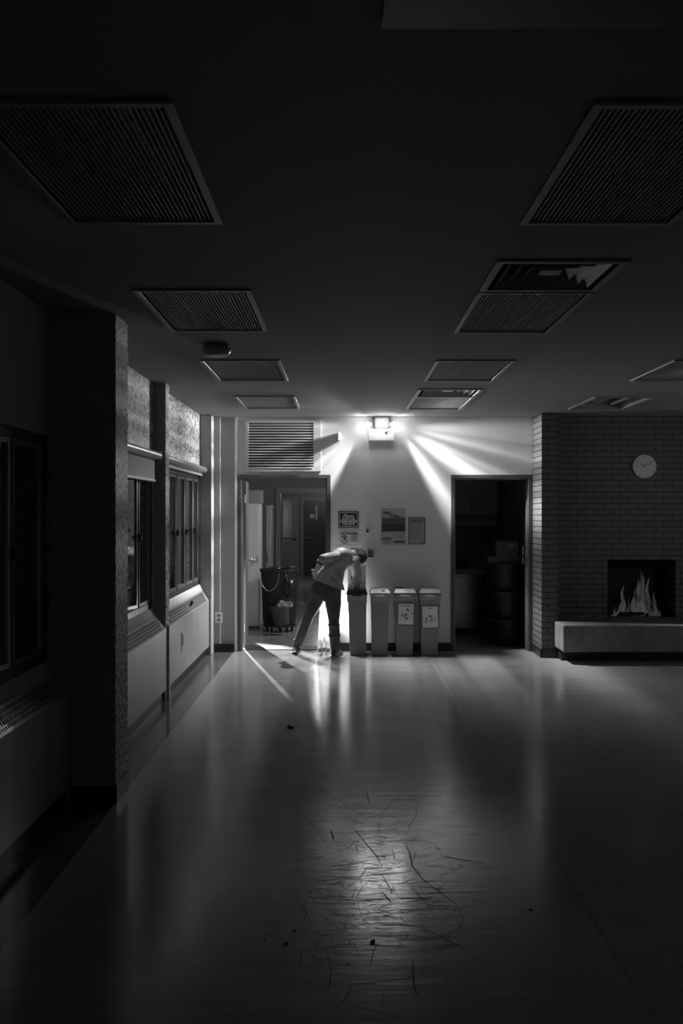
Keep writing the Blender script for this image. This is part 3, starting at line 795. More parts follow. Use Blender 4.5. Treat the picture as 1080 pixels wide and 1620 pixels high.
s = MB(o2); s.box(-.0, .04, 0, .88, .01, 2.04, M=Rm); lf = s.build('leaf', M['door_dark'], f2, bevel=.002)
s = MB(o2); s.box(2.196, 2.206, YB - .01, YB + .04, 1.0, 1.12); s.ball((2.196, YB + .01, 1.09), .014); s.build('strike_plate', M['chrome'], f2)

# signs and posters
def panel(name, lab, cat, px0, px1, py0, py1, m, edge=None, th=.004):
    x0, x1, z0, z1 = X(px0, YB), X(px1, YB), Z(py1, YB), Z(py0, YB)
    t = thing(name, lab, cat, ((x0 + x1) / 2, YB, (z0 + z1) / 2)); hw, hh_ = (x1 - x0) / 2, (z1 - z0) / 2
    MB().box(-hw, hw, -th, 0, -hh_, hh_).build('sheet', m, t)
    if edge:
        em_, fw_, out = edge; s = MB(); y0, y1 = -th - out, 0
        for q in ((-hw, hw, -hh_, -hh_ + fw_), (-hw, hw, hh_ - fw_, hh_), (-hw, -hw + fw_, -hh_, hh_), (hw - fw_, hw, -hh_, hh_)): s.box(q[0], q[1], y0, y1, q[2], q[3])
        s.build('border', em_, t)
    return t, hw, hh_
def lines(t, rows, m, th=.0055, seed=0, name='print'):
    rnd = random.Random(seed); s = MB()
    for x0, x1, z, hgt in rows:      # a row of print as separate word strokes
        x = x0
        while x < x1:
            w = min(rnd.uniform(.5, 1.8) * max(hgt, .005) * 2.0, x1 - x); s.box(x, x + w, -th, -.004, z - hgt / 2, z + hgt / 2); x += w + max(hgt, .005) * .45
    return s.build(name, m, t)
t, hw, hh_ = panel('notice_sign', 'black landscape sign in white lettering asking to stack the chairs', 'sign', 535, 567, 809, 835, M['ink'], None)
s = MB(); e = .012; g = .007
for q in ((-hw + e, hw - e, -hh_ + e, -hh_ + e + g), (-hw + e, hw - e, hh_ - e - g, hh_ - e), (-hw + e, -hw + e + g, -hh_ + e, hh_ - e), (hw - e - g, hw - e, -hh_ + e, hh_ - e)): s.box(q[0], q[1], -.0055, -.004, q[2], q[3])
s.build('border', M['sign_white'], t)
text('Please', .055, M['sign_white'], 'lettering', t, (-.005, -.0055, .028), shear=.45, offset=.0008)
for k, (w, sx) in enumerate((('STACK THE', .80), ('CHAIRS BEFORE', .74), ('YOU LEAVE', .80))):
    text(w, .037, M['sign_white'], 'lettering', t, (0, -.0055, -.004 - .0295 * k), offset=.0016, sx=sx)
t, hw, hh_ = panel('notice_sign', 'white landscape sign with a crossed out figure in a circle', 'sign', 535, 568, 840.5, 863, M['paper'], (M['trim_light'], .006, .002))
s = MB()
for k in range(40):
    a, b = 2 * math.pi * k / 40, 2 * math.pi * (k + 1) / 40
    for r0, r1 in ((.044, .051),):
        c = Vector((-.052, 0, -.012))
        P = [c + Vector((r * math.cos(q), y, r * math.sin(q))) for y in (-.004, -.0055) for r, q in ((r0, a), (r1, a), (r1, b), (r0, b))]
        s.add(P, [(0, 1, 2, 3), (4, 5, 6, 7), (0, 1, 5, 4), (1, 2, 6, 5), (2, 3, 7, 6), (3, 0, 4, 7)])
for a, b, w in (((-.078, -.04), (-.045, .0), .007), ((-.045, .0), (-.05, .018), .009), ((-.045, 0), (-.025, -.02), .006), ((-.05, .015), (-.075, .008), .005), ((-.05, .015), (-.028, .006), .005), ((-.06, -.03), (-.025, .012), .004), ((-.082, .02), (-.02, -.045), .004)):
    a3, b3 = Vector((a[0], -.0048, a[1] - .0)), Vector((b[0], -.0048, b[1])); s.tube(a3, b3, w * .5, w * .5, 6)
s.ball((-.052, -.005, .024), (.007, .0015, .007)); s.build('pictogram', M['ink'], t)
text('IS NOT RESPONSIBLE', .021, M['ink'], 'lettering', t, (0, -.0055, .049), offset=.0012, sx=1.12)
MB().box(-.085, .085, -.0055, -.004, .0725, .0775).build('print', M['ink_grey'], t)
text('FOR LOST\nOR STOLEN\nITEMS\nLEFT IN THE\nBUILDING', .0165, M['ink_grey'], 'small_lettering', t, (.06, -.0055, .026), offset=.0005, sx=1.1)
# large poster
t, hw, hh_ = panel('poster', 'large pale poster with two grey bands reading You', 'poster', 602.5, 641.5, 804, 862, M['poster'])
s = MB(); s.box(-hw + .008, hw - .006, -.0055, -.004, .028, .104); s.build('band', M['poster_mid'], t)
s = MB(); s.box(-hw + .008, hw - .006, -.0056, -.004, -.06 + .0, .028); s.build('band', M['poster_dark'], t)
text('PEP.', .042, M['ink'], 'lettering', t, (-.072, -.0055, .148), offset=.001, sx=1.2)
text('You..', .066, M['ink'], 'lettering', t, (.022, -.0055, .109), offset=.002, sx=1.05)
s = MB(); s.box(-hw + .006, -.02, -.0055, -.004, -.152, -.137); s.box(.0, hw - .008, -.0055, -.004, -.192, -.172); s.build('heading_bar', M['poster_dark'], t)
lines(t, [(-.11, -.03, -.168 - .012 * k, .005) for k in range(3)], M['poster_mid'], seed=5)
lines(t, [(.02, .11, -.10 - .016 * k, .004) for k in range(2)], M['poster_mid'], seed=6)
# framed notice
t, hw, hh_ = panel('framed_notice', 'narrow framed page of text right of the large poster', 'notice', 646, 672, 818.5, 861, M['poster'], (M['ink'], .006, .008))
lines(t, [(-hw + .02, hw - .03, hh_ - .03, .012), (-hw + .02, hw - .02, hh_ - .052, .012)], M['ink'], seed=8, name='heading')
lines(t, [(-hw + .02, hw - .02 - .02 * (k % 3), hh_ - .08 - .0145 * k, .004) for k in range(14)], M['ink_grey'], seed=9)
s = MB(); s.ball((hw - .03, -.005, -hh_ + .028), (.008, .002, .009)); s.build('seal', M['ink'], t)
# switches
t, hw, hh_ = panel('light_switch', 'pale square switch plate with dark rocker right of the stack chairs sign', 'switch', 576.5, 585.5, 831, 845, M['trim_light'], None, .008)
MB().box(-.016, .016, -.012, -.008, -.035, .03).build('recess', M['poster'], t); MB().box(-.014, .014, -.016, -.012, -.033, -.005).build('rocker', M['ink'], t)
t, hw, hh_ = panel('key_switch', 'dark steel switch plate above the opened bin', 'switch', 581.5, 591, 867, 881.5, M['frame_grey'], None, .03)
MB().box(-.02, .03, -.034, 0, hh_ - .014, hh_ + .004).build('top_flange', M['trim_light'], t)
s = MB(); s.box(-.022, .002, -.034, -.03, -.02, .02); s.box(-.03, .03, -.033, -.03, -hh_ + .004, -hh_ + .02); s.build('toggle', M['ink'], t)
# wall socket on concrete
t = thing('wall_socket', 'pale double socket low on the concrete wall left of the doorway', 'socket', (X(346, 11.7), YB - .08, Z(977, 11.7)))
MB().box(-.042, .042, -.012, 0, -.062, .062).build('plate', M['trim_light'], t, bevel=.004)
for z in (.012, -.04): MB().box(-.016, .016, -.014, -.012, z, z + .028).build('outlet', M['ink_grey'], t)

# clock
ck = thing('wall_clock', 'round pale wall clock on the dark brick, showing ten past ten', 'clock', (X(1018, YR), YR, Z(738, YR)))
def disc(r, y0, y1, n=48):
    s = MB(); s.tube((0, y0, 0), (0, y1, 0), r, r, n); return s
disc(.142, -.03, 0).build('case', M['frame_grey'], ck, bevel=.003); disc(.136, -.032, -.03).build('face', M['clock'], ck)
for k in range(1, 13):
    a = math.radians(90 - 30 * k)
    text(str(k), .030, M['ink_grey'], 'numeral', ck, (.112 * math.cos(a), -.033, .112 * math.sin(a) - .010), offset=.0003)
def hand(deg, L, w, nm):
    s = MB(); s.box(-w, w, -.037, -.035, -.02, L, M=Matrix.Rotation(math.radians(deg), 4, 'Y')); s.build(nm, M['ink'], ck)
hand(-58, .075, .003, 'hour_hand'); hand(60, .115, .002, 'minute_hand')
disc(.006, -.04, -.033).build('hub', M['ink'], ck)

# ------------------------------------------------------------------ bins by the wall
def bin_(px0, px1, pb0, pb1, lab, mlid, open_=False, yf=11.37):
    """tall slim bin: rim px0..px1, foot pb0..pb1 in the photo at its front face"""
    x0, x1, b0, b1 = X(px0, yf), X(px1, yf), X(pb0, yf), X(pb1, yf); zt = .715; yb = 11.66; o = ((x0 + x1) / 2, (yf + yb) / 2, 0)
    t = thing('waste_bin', lab, 'bin', o, group='slim waste bins against the white wall')
    s = MB(o); th = .012
    A = [(b0, yf + .015, 0), (b1, yf + .015, 0), (b1, yb - .04, 0), (b0, yb - .04, 0)]; B = [(x0, yf, zt), (x1, yf, zt), (x1, yb, zt), (x0, yb, zt)]
    C = [(x0 + th, yf + th, zt), (x1 - th, yf + th, zt), (x1 - th, yb - th, zt), (x0 + th, yb - th, zt)]; D = [(b0 + th, yf + .03, .02), (b1 - th, yf + .03, .02), (b1 - th, yb - .055, .02), (b0 + th, yb - .055, .02)]
    q = [(0, 1, 2, 3)]
    for base in (0, 4, 8):
        for k in range(4): q.append((base + k, base + (k + 1) % 4, base + 4 + (k + 1) % 4, base + 4 + k))
    q.append((12, 13, 14, 15)); s.add(A + B + C + D, q); s.build('body', M['bin'], t, bevel=.006)
    s = MB(o); s.box(x0 - .012, x1 + .012, yf - .012, yf + .004, zt - .012, zt + .012); s.box(x0 - .012, x0 + .004, yf, yb, zt - .012, zt + .012)
    s.box(x1 - .004, x1 + .012, yf, yb, zt - .012, zt + .012); s.box(x0 - .012, x1 + .012, yb - .006, yb + .008, zt - .012, zt + .012)
    s.build('rim', M['lid_dark'] if open_ else mlid, t, bevel=.003)
    # folded edge of the liner bag
    s = MB(o); rnd = random.Random(px0); n = 14; top = []; bot = []
    for k in range(n + 1):
        u = k / n; x = x0 - .006 + (x1 - x0 + .012) * u; top.append((x, yf - .008, zt - .014)); bot.append((x, yf - .012 - rnd.uniform(0, .008), zt - .075 + .03 * u * (1 if px0 > 600 else -.6) - rnd.uniform(0, .02)))
    P = top + bot + [(p[0], p[1] + .004, p[2]) for p in top] + [(p[0], p[1] + .006, p[2]) for p in bot]; m = n + 1
    fs = []
    for k in range(n): fs += [(k, k + 1, m + k + 1, m + k), (2 * m + k, 3 * m + k, 3 * m + k + 1, 2 * m + k + 1), (k, 2 * m + k, 2 * m + k + 1, k + 1), (m + k, m + k + 1, 3 * m + k + 1, 3 * m + k)]
    fs += [(0, m, 3 * m, 2 * m), (n, 2 * m + n, 3 * m + n, m + n)]
    s.add(P, fs); s.build('liner_edge', M['liner'], t, smooth=True)
    s = MB(o); s.box((x0 + x1) / 2 - .05, (x0 + x1) / 2 + .05, yf - .02, yf - .010, zt - .024, zt - .014); s.build('grip', M['trim_light'] if not open_ else M['lid_dark'], t, bevel=.002)
    return t, o, (x0, x1, yf, yb, zt, b0, b1)
# 1: open, lid standing up against the wall
t, o, g = bin_(549.5, 579.5, 553.5, 579, 'grey bin with its lid raised, the person reaches into it', M['lid_dark'], True)
x0, x1, yf, yb, zt = g[:5]
s = MB(o); s.box(x0 + .0, x1 - .0, yf + .0, yf + .02, zt + .008, zt + .05); s.box(x0, x0 + .02, yf + .02, yb, zt + .008, zt + .05); s.box(x1 - .02, x1, yf + .02, yb, zt + .008, zt + .05); s.build('lid_collar', M['lid_dark'], t, bevel=.004)
s = MB(o); Rl = Matrix.Translation((0, yb - .03, zt + .02)) @ Matrix.Rotation(math.radians(-4), 4, 'X'); s.box(x0 + .0, x1 + .0, 0, .02, 0, .30, M=Rl); ld = s.build('lid', M['white_panel'], t, bevel=.005)
s = MB(o); s.box(x0 + .012, x1 - .02, -.002, 0, .02, .28, M=Rl); s.build('label', M['paper'], ld)
s = MB(o); rnd = random.Random(4)
for k in range(8):
    a = rnd.uniform(x0 + .03, x1 - .05); z = rnd.uniform(.06, .25); s.box(a, a + rnd.uniform(.006, .02), -.003, -.002, z, z + rnd.uniform(.008, .03), M=Rl)
s.box(x0 + .02, x1 - .03, -.003, -.002, .04, .043, M=Rl)
s.build('label_print', M['ink_grey'], ld)
# 2..4 closed
def lid(t, o, g, m, slot=None):
    x0, x1, yf, yb, zt = g[:5]
    s = MB(o); s.frustum4(x0 - .012, x1 + .012, yf - .012, yb + .008, zt + .012, x0 + .012, x1 - .012, yf + .06, yb - .02, zt + .055); l = s.build('lid', m, t, bevel=.005)
    return l
def slope_box(s, g, u0, u1, v0, v1, h=.004):      # patch lying on the lid's front slope
    x0, x1, yf, yb, zt = g[:5]
    P = []
    for hh2 in (0, h):
        for u, v in ((u0, v0), (u1, v0), (u1, v1), (u0, v1)):
            P.append((x0 + (x1 - x0) * u, yf - .012 + .072 * v - hh2 * .5, zt + .012 + .043 * v + hh2))
    s.add(P, [(0, 1, 2, 3), (4, 5, 6, 7), (0, 1, 5, 4), (1, 2, 6, 5), (2, 3, 7, 6), (3, 0, 4, 7)])
t2, o2_, g2 = bin_(586.5, 616, 588.5, 612.5, 'grey bin with a pale slotted lid, second from the doorway', M['lid_light']); l = lid(t2, o2_, g2, M['lid_light'])
s = MB(o2_); slope_box(s, g2, .58, .76, .35, .75); s.build('slot', M['ink'], l)
t3, o3, g3 = bin_(624, 657, 627.5, 652.5, 'grey bin with a tilted food scraps label, third from the doorway', M['lid_grey']); l = lid(t3, o3, g3, M['lid_grey'])
s = MB(o3); s.box(g3[0] + .02, g3[0] + .11, g3[2] + .10, g3[3] - .05, .764, .782); s.build('flap', M['lid_dark'], l, bevel=.004)
t4, o4, g4 = bin_(664.5, 696, 666.5, 692, 'grey bin with a landfill label, farthest right of the row', M['lid_grey']); l = lid(t4, o4, g4, M['lid_grey'])
s = MB(o4); s.ball((g4[1] - .03, g4[2] + .12, .772), .012); s.build('knob', M['lid_dark'], l, smooth=True)
def binlabel(t, o, g, px0, px1, py0, py1, tilt, title, seed):
    yf = g[2] - .004; x0, x1, z0, z1 = X(px0, yf), X(px1, yf), Z(py1, yf), Z(py0, yf)
    c = Vector(((x0 + x1) / 2, yf + .002, (z0 + z1) / 2)) - Vector(o); hw, hh_ = (x1 - x0) / 2, (z1 - z0) / 2
    Rb = Matrix.Translation(c) @ Matrix.Rotation(math.radians(tilt), 4, 'Y') @ Matrix.Rotation(math.radians(-1.2), 4, 'X')
    s = MB(); s.box(-hw - .008, hw + .008, -.003, .003, -hh_ - .008, hh_ + .008, M=Rb); s.build('label_backing', M['ink'], t, bevel=.0)
    s = MB(); s.box(-hw, hw, -.005, -.003, -hh_, hh_, M=Rb); s.build('label', M['paper'], t)
    rnd = random.Random(seed); s = MB()
    for k in range(22):
        a, b = rnd.gauss(0, hw * .45), rnd.gauss(-.02, hh_ * .38)
        if abs(a) > hw * .82 or abs(b) > hh_ * .75: continue
        r = rnd.uniform(.004, .013); cc = Rb @ Vector((a, -.0052, b)); s.ball(cc, (r, .0012, r * rnd.uniform(.5, 1.2)), 10, 6)
    s.build('label_picture', M['ink_grey'], t)
    tx = text(title, .024, M['ink'], 'lettering', t, (0, 0, 0), offset=.0004, sx=.92)
    tx.matrix_local = Rb @ Matrix.Translation((0, -.0055, hh_ - .032)) @ Matrix.Rotation(math.pi / 2, 4, 'X')
binlabel(t3, o3, g3, 629.5, 654, 955, 988, 1.5, 'Food Scraps', 21)
binlabel(t4, o4, g4, 667.8, 692.5, 959, 993, -1.5, 'Landfill', 33)

# ------------------------------------------------------------------ white panel, bottles, work light behind the legs
pn = thing('floor_sign', 'tall white folding floor sign glowing between the person\'s legs', 'floor sign', (-.19, 11.69, 0))
for sy in (-1, 1):
    P = []
    for y in (-.004, .004):
        for x, z in ((-.115, 0), (.115, 0), (.07, .70), (-.07, .70)): P.append((x, sy * (.075 - .07 * z / .70) + y, z))
    MB().add(P, [(0, 1, 2, 3), (4, 5, 6, 7), (0, 1, 5, 4), (1, 2, 6, 5), (2, 3, 7, 6), (3, 0, 4, 7)]).build('panel', M['white_panel'], pn, bevel=.002)
b0_ = thing('plastic_bottle', '', 'bottle', (0, 0, 0))
MB().lathe([(.026, 0), (.029, .01), (.029, .10), (.027, .115), (.029, .13), (.026, .15), (.011, .178), (.011, .19)], n=18).build('body', M['plastic_clear'], b0_, smooth=True)
MB().tube((0, 0, .19), (0, 0, .204), .013).build('cap', M['trim_light'], b0_)
MB().lathe([(.0298, .04), (.0298, .085)], n=18).build('wrapper', M['poster'], b0_)
for k, (px, y, sc, lab) in enumerate(((506, 11.47, .85, 'small clear bottle at the left foot of the glowing white sign'), (513, 11.44, 1.0, 'tallest clear bottle in the middle before the glowing white sign'), (519, 11.48, .8, 'small clear bottle beside the right shoe, before the glowing white sign'))):
    o = b0_ if k == 0 else dup(b0_); o.location = (X(px, y), y, 0); o.scale = (sc, sc, sc); o['label'] = lab; o['group'] = 'clear bottles on the floor'
wl = thing('work_light', 'small work light standing behind the standing leg of the person', 'lamp', (-.09, 11.63, 0))
s = MB(); s.box(-.045, .045, -.04, .04, 0, .015); s.tube((0, .02, .015), (0, .02, .30), .009); s.build('stand', M['black'], wl)
s = MB(); s.box(-.04, .04, -.02, .02, .29, .37); hd = s.build('head', M['frame_grey'], wl, bevel=.004)
s = MB(); s.box(-.032, .032, -.024, -.02, .30, .36); s.build('lamp_face', M['work_bulb'], hd)

# ------------------------------------------------------------------ room beyond the left doorway
def wallbox(name, *a, m='cabinet_dark'):
    mb = MB(); mb.box(*a); return struct(name, mb, M[m])
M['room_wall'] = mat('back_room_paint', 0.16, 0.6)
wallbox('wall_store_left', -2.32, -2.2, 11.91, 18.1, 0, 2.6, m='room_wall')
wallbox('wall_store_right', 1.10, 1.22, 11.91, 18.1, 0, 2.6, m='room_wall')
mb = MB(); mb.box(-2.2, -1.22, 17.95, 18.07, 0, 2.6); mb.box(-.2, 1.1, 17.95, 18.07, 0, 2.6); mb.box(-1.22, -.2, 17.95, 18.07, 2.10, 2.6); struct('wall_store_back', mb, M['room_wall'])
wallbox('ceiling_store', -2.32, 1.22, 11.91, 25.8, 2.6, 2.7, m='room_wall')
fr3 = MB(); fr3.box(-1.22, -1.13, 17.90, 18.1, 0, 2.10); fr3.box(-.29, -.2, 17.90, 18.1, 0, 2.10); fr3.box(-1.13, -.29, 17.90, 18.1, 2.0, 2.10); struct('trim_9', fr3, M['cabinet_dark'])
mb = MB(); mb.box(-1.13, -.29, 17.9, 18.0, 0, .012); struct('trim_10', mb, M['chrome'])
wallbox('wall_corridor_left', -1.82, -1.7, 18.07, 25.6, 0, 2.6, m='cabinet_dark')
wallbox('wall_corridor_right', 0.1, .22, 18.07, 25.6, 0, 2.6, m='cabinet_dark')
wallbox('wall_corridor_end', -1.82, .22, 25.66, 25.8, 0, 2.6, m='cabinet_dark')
YD = 25.66
d = thing('door_3', None, None, (-.65, YD, 0)); d['kind'] = 'structure'; oo = (-.65, YD, 0)
MB(oo).box(-1.02, -.2, YD - .06, YD, 0, 1.95).build('leaf', M['door_dark'], d)
s = MB(oo); s.box(-1.09, -1.02, YD - .08, YD, 0, 2.02); s.box(-1.02, -.2, YD - .08, YD, 1.95, 2.02); s.build('frame', M['fixture'], d)
MB(oo).box(X(499, YD), X(502, YD), YD - .066, YD - .06, 1.45, 1.82).build('pane', M['cabinet'], d)
s = MB(oo); s.tube((-.94, YD - .06, .97), (-.94, YD - .12, .97), .02); s.tube((-.94, YD - .12, .97), (-.80, YD - .12, .97), .015); s.build('handle', M['chrome'], d)
MB(oo).box(X(490, YD), X(497, YD), YD - .07, YD - .06, 1.50, 1.60).build('door_plate', M['paper'], d)
d = thing('door_4', None, None, (-1.4, YD, 0)); d['kind'] = 'structure'; oo = (-1.4, YD, 0)
s = MB(oo); s.box(-1.62, -1.55, YD - .06, YD, 0, 2.05); s.box(-1.31, -1.17, YD - .06, YD, 0, 2.05); s.box(-1.55, -1.31, YD - .06, YD, 1.96, 2.05); s.box(-1.55, -1.31, YD - .06, YD, 0, .9); s.build('frame', M['fixture'], d)
MB(oo).box(-1.55, -1.31, YD - .04, YD - .03, .9, 1.96).build('pane', M['chrome'], d)
MB(oo).tube((-1.58, YD - .12, .97), (-1.2, YD - .12, .97), .025).build('push_bar', M['chrome'], d)

# tall cabinets
def tall(xa, xb, y, ht, m, lab, dep=.45):
    o = ((xa + xb) / 2, y + dep / 2, 0); t = thing('storage_cabinet', lab, 'cabinet', o, group='tall metal cabinets in the back room')
    MB(o).box(xa, xb, y, y + dep, 0.03, ht).build('body', M[m], t, bevel=.006); MB(o).box(xa + .01, xb - .01, y + .02, y + dep, 0, .03).build('plinth', M['black'], t)
    MB(o).box(xa + .012, xb - .012, y - .014, y - .001, .07, ht - .03).build('door', M[m], t, bevel=.003)
    s = MB(o); s.tube((xb - .03, y - .014, .98), (xb - .03, y - .05, .98), .008); s.box(xb - .038, xb - .022, y - .055, y - .045, .93, 1.04); s.build('handle', M['frame_grey'], t)
tall(-1.42, -1.185, 14.08, 1.78, 'cabinet', 'pale tall metal cabinet nearest the open door leaf')
tall(-1.17, -1.075, 14.9, 1.76, 'cabinet_dark', 'narrow grey tall cabinet behind the black trash barrel')
o = MB((-1.28, 14.3, 1.78)).box(-1.40, -1.165, 14.12, 14.5, 1.782, 1.975).build('storage_box', M['cabinet_dark'], None, bevel=.006); o.location = (-1.28, 14.3, 1.78)
tag(o, 'plain grey box lying on top of the pale tall cabinet', 'box')

# trash barrel on a dolly
bc = (X(441, 13.6) , 13.75, 0)
br_ = thing('trash_barrel', 'large black round trash barrel on casters beyond the left doorway', 'trash barrel', bc)
MB().lathe([(.21, .10), (.225, .12), (.245, .45), (.262, .83), (.278, .835), (.278, .87), (.255, .87), (.24, .5), (.20, .14)], n=36).build('body', M['barrel'], br_, smooth=True)
MB().lathe([(.23, .07), (.23, .10)], n=30).build('dolly', M['barrel'], br_)
for a in (20, 92, 164, 236, 308):
    x, y = .18 * math.cos(math.radians(a)), .18 * math.sin(math.radians(a)); s = MB(); s.box(x - .012, x + .012, y - .012, y + .012, .04, .075); s.tube((x - .014, y, .03), (x + .014, y, .03), .03, .03, 14); s.build('caster', M['black'], br_)
s = MB(); pts = [Vector((-.05 + .13 * math.cos(t_) - .07, -.262 - .012 * math.sin(t_), .80 + .22 * -abs(math.sin(t_)) if False else .82 - .24 * math.sin(t_))) for t_ in [math.pi * k / 12 for k in range(13)]]
s.path(pts, .006); s.build('bail_handle', M['chrome'], br_, smooth=True)
# things in and on the barrel
s = MB(bc); rnd = random.Random(2)
for k in range(9):
    a = rnd.uniform(0, 6.28); r = rnd.uniform(.03, .17); s.ball((bc[0] + r * math.cos(a), bc[1] + r * math.sin(a), .86 + rnd.uniform(0, .02)), (.07, .07, .03), 10, 7)
o = s.build('trash_bag', M['bag'], None, remesh=.012, sm_iter=2); o.location = bc; tag(o, 'black trash bag bulging in the mouth of the black barrel', 'bag', 'black bags on the barrel')
o_ = (X(457, 13.4), 13.42, .62)
s = MB(o_); rnd = random.Random(6)
s.ball((o_[0], o_[1], o_[2]), (.085, .06, .135), 18, 12)
for k in range(26):
    q_ = rnd.uniform(0, 6.28); zz = rnd.uniform(-.11, .10); rr = math.sqrt(max(.1, 1 - (zz / .14) ** 2)); Q_ = Matrix.Rotation(rnd.uniform(-.6, .6), 3, 'Y')
    s.ball((o_[0] + .078 * rr * math.cos(q_), o_[1] + .052 * rr * math.sin(q_), o_[2] + zz), (rnd.uniform(.008, .016), .012, rnd.uniform(.03, .06)), 10, 7, M=Q_)
s.tube((o_[0] - .03, o_[1], .72), (o_[0] - .06, o_[1] + .04, .86), .02, .01); o = s.build('trash_bag', M['bag'], None, remesh=.01, sm_iter=1); o.location = o_
tag(o, 'shiny black bag hanging off the front of the barrel', 'bag', 'black bags on the barrel')
bk = thing('cleaning_bucket', 'small grey bucket hanging low on the front of the black barrel', 'bucket', (X(446, 13.3), 13.33, .13), 0)
bk.rotation_euler = (0, math.radians(-9), 0)
MB().lathe([(.095, 0), (.10, .005), (.125, .24), (.132, .245), (.132, .26), (.12, .26), (.09, .01)], n=28).build('body', M['bucket'], bk, smooth=True)
s = MB(); s.path([Vector((-.125, 0, .25)), Vector((-.10, .0, .36)), Vector((-.02, .03, .50)), Vector((.06, .0, .38)), Vector((.125, 0, .25))], .005); s.build('bail_handle', M['black'], bk)
o_ = (X(450, 13.3), 13.33, .39); s = MB(o_); rnd = random.Random(9)
s.ball((o_[0], o_[1], o_[2]), (.105, .08, .035))
for k in range(30):
    u, w = rnd.uniform(-.085, .095), rnd.uniform(-.06, .05); Q_ = Matrix.Rotation(rnd.uniform(0, 3), 3, 'Y') @ Matrix.Rotation(rnd.uniform(0, 3), 3, 'Z')
    s.ball((o_[0] + u, o_[1] + w, o_[2] + rnd.uniform(0, .055)), (rnd.uniform(.03, .05), .010, rnd.uniform(.016, .03)), 10, 7, M=Q_)
o = s.build('cleaning_cloth', M['cloth'], None, remesh=.008, sm_iter=1); o.location = o_; tag(o, 'crumpled pale cloth stuffed in the mouth of the grey bucket', 'cloth')

# ------------------------------------------------------------------ kitchen beyond the right doorway
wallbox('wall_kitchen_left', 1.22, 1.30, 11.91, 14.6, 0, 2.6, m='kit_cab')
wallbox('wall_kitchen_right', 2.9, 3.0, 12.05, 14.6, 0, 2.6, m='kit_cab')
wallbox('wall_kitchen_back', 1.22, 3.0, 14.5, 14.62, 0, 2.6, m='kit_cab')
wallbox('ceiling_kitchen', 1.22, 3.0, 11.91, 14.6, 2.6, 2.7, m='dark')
def cupboard(xa, xb, ya, yb, za, zb, lab):
    o = ((xa + xb) / 2, (ya + yb) / 2, za); t = thing('wall_cabinet', lab, 'cabinet', o)
    MB(o).box(xa, xb, ya, yb, za, zb).build('body', M['kit_cab'], t, bevel=.003); mid = (xa + xb) / 2
    for a, b, hx in ((xa + .005, mid - .003, mid - .04), (mid + .003, xb - .005, mid + .04)):
        dd = MB(o).box(a, b, ya - .02, ya - .001, za + .01, zb - .01).build('door', M['kit_cab'], t, bevel=.003)
        s = MB(o); s.tube((hx, ya - .05, za + .10), (hx, ya - .05, za + .22), .006); s.tube((hx, ya - .02, za + .11), (hx, ya - .05, za + .11), .005); s.tube((hx, ya - .02, za + .21), (hx, ya - .05, za + .21), .005); s.build('handle', M['black'], dd)
cupboard(1.54, 2.22, 14.15, 14.49, 1.60, 2.18, 'dark double kitchen cabinet on the wall above the hood')
rh = thing('range_hood', 'dark range hood under the kitchen cabinet', 'range hood', (1.88, 14.2, 1.47))
MB((1.88, 14.2, 1.47)).frustum4(1.58, 2.16, 13.98, 14.49, 1.47, 1.56, 2.18, 14.1, 14.49, 1.595).build('body', M['kit_cab'], rh, bevel=.004)
MB((1.88, 14.2, 1.47)).box(1.60, 2.10, 13.972, 13.985, 1.472, 1.50).build('lip', M['cabinet_dark'], rh)
rg = thing('kitchen_range', 'steel kitchen range with wide drawer beyond the right doorway', 'range', (1.70, 13.9, 0)); o_ = (1.70, 13.9, 0)
MB(o_).box(1.40, 1.97, 13.62, 14.3, .05, .80).build('body', M['steel'], rg, bevel=.004)
MB(o_).box(1.40, 1.97, 13.58, 14.3, .80, .87).build('worktop', M['cabinet_dark'], rg, bevel=.008)
MB(o_).box(1.41, 1.96, 13.60, 13.619, .28, .76).build('oven_door', M['steel'], rg, bevel=.004)
MB(o_).box(1.41, 1.96, 13.60, 13.619, .07, .26).build('drawer', M['steel'], rg, bevel=.004)
MB(o_).box(1.42, 1.95, 13.66, 14.3, 0, .05).build('plinth', M['black'], rg)
kt = thing('kettle', 'black kettle with looped handle on the kitchen range', 'kettle', (X(729, 13.9), 13.9, .87))
MB().lathe([(.085, 0), (.09, .02), (.075, .10), (.04, .14), (.0, .145)], n=24).build('body', M['barrel'], kt, smooth=True)
s = MB(); s.path([Vector((.07 * math.cos(a), 0, .12 + .09 * math.sin(a))) for a in [math.pi * k / 10 for k in range(11)]], .009); s.build('handle', M['barrel'], kt, smooth=True)
MB().tube((.06, 0, .06), (.12, 0, .12), .018, .010).build('spout', M['barrel'], kt, smooth=True)
tc_ = (X(799, 12.42), 12.42)
tb = thing('storage_tub', '', 'tub', (tc_[0], tc_[1], 0))
MB().lathe([(.20, 0), (.205, .01), (.245, .30), (.22, .30), (.19, .02)], n=36).build('body', M['tub'], tb, smooth=True)
MB().lathe([(.262, .30), (.270, .308), (.270, .328), (.255, .338), (.0, .340)], n=36).build('lid', M['barrel'], tb, smooth=True)
for k, lab in enumerate(('black round tub at the bottom of the stack in the right doorway', 'black round tub in the middle of the stack in the right doorway', 'black round tub at the top of the stack in the right doorway')):
    o = tb if k == 0 else dup(tb); o.location = (tc_[0], tc_[1], .3425 * k); o['label'] = lab; o['group'] = 'stacked black tubs in the kitchen doorway'
zt_ = .3425 * 3
t = thing('flat_carton', 'flat lettered carton lying on the topmost black tub', 'carton', (X(797, 12.3), 12.40, zt_)); hw = .2
MB().box(-hw, hw, -.12, .12, 0, .07).build('box', M['poster_mid'], t, bevel=.003); text('GMF', .05, M['poster'], 'lettering', t, (.03, -.1205, .018), offset=.0006)
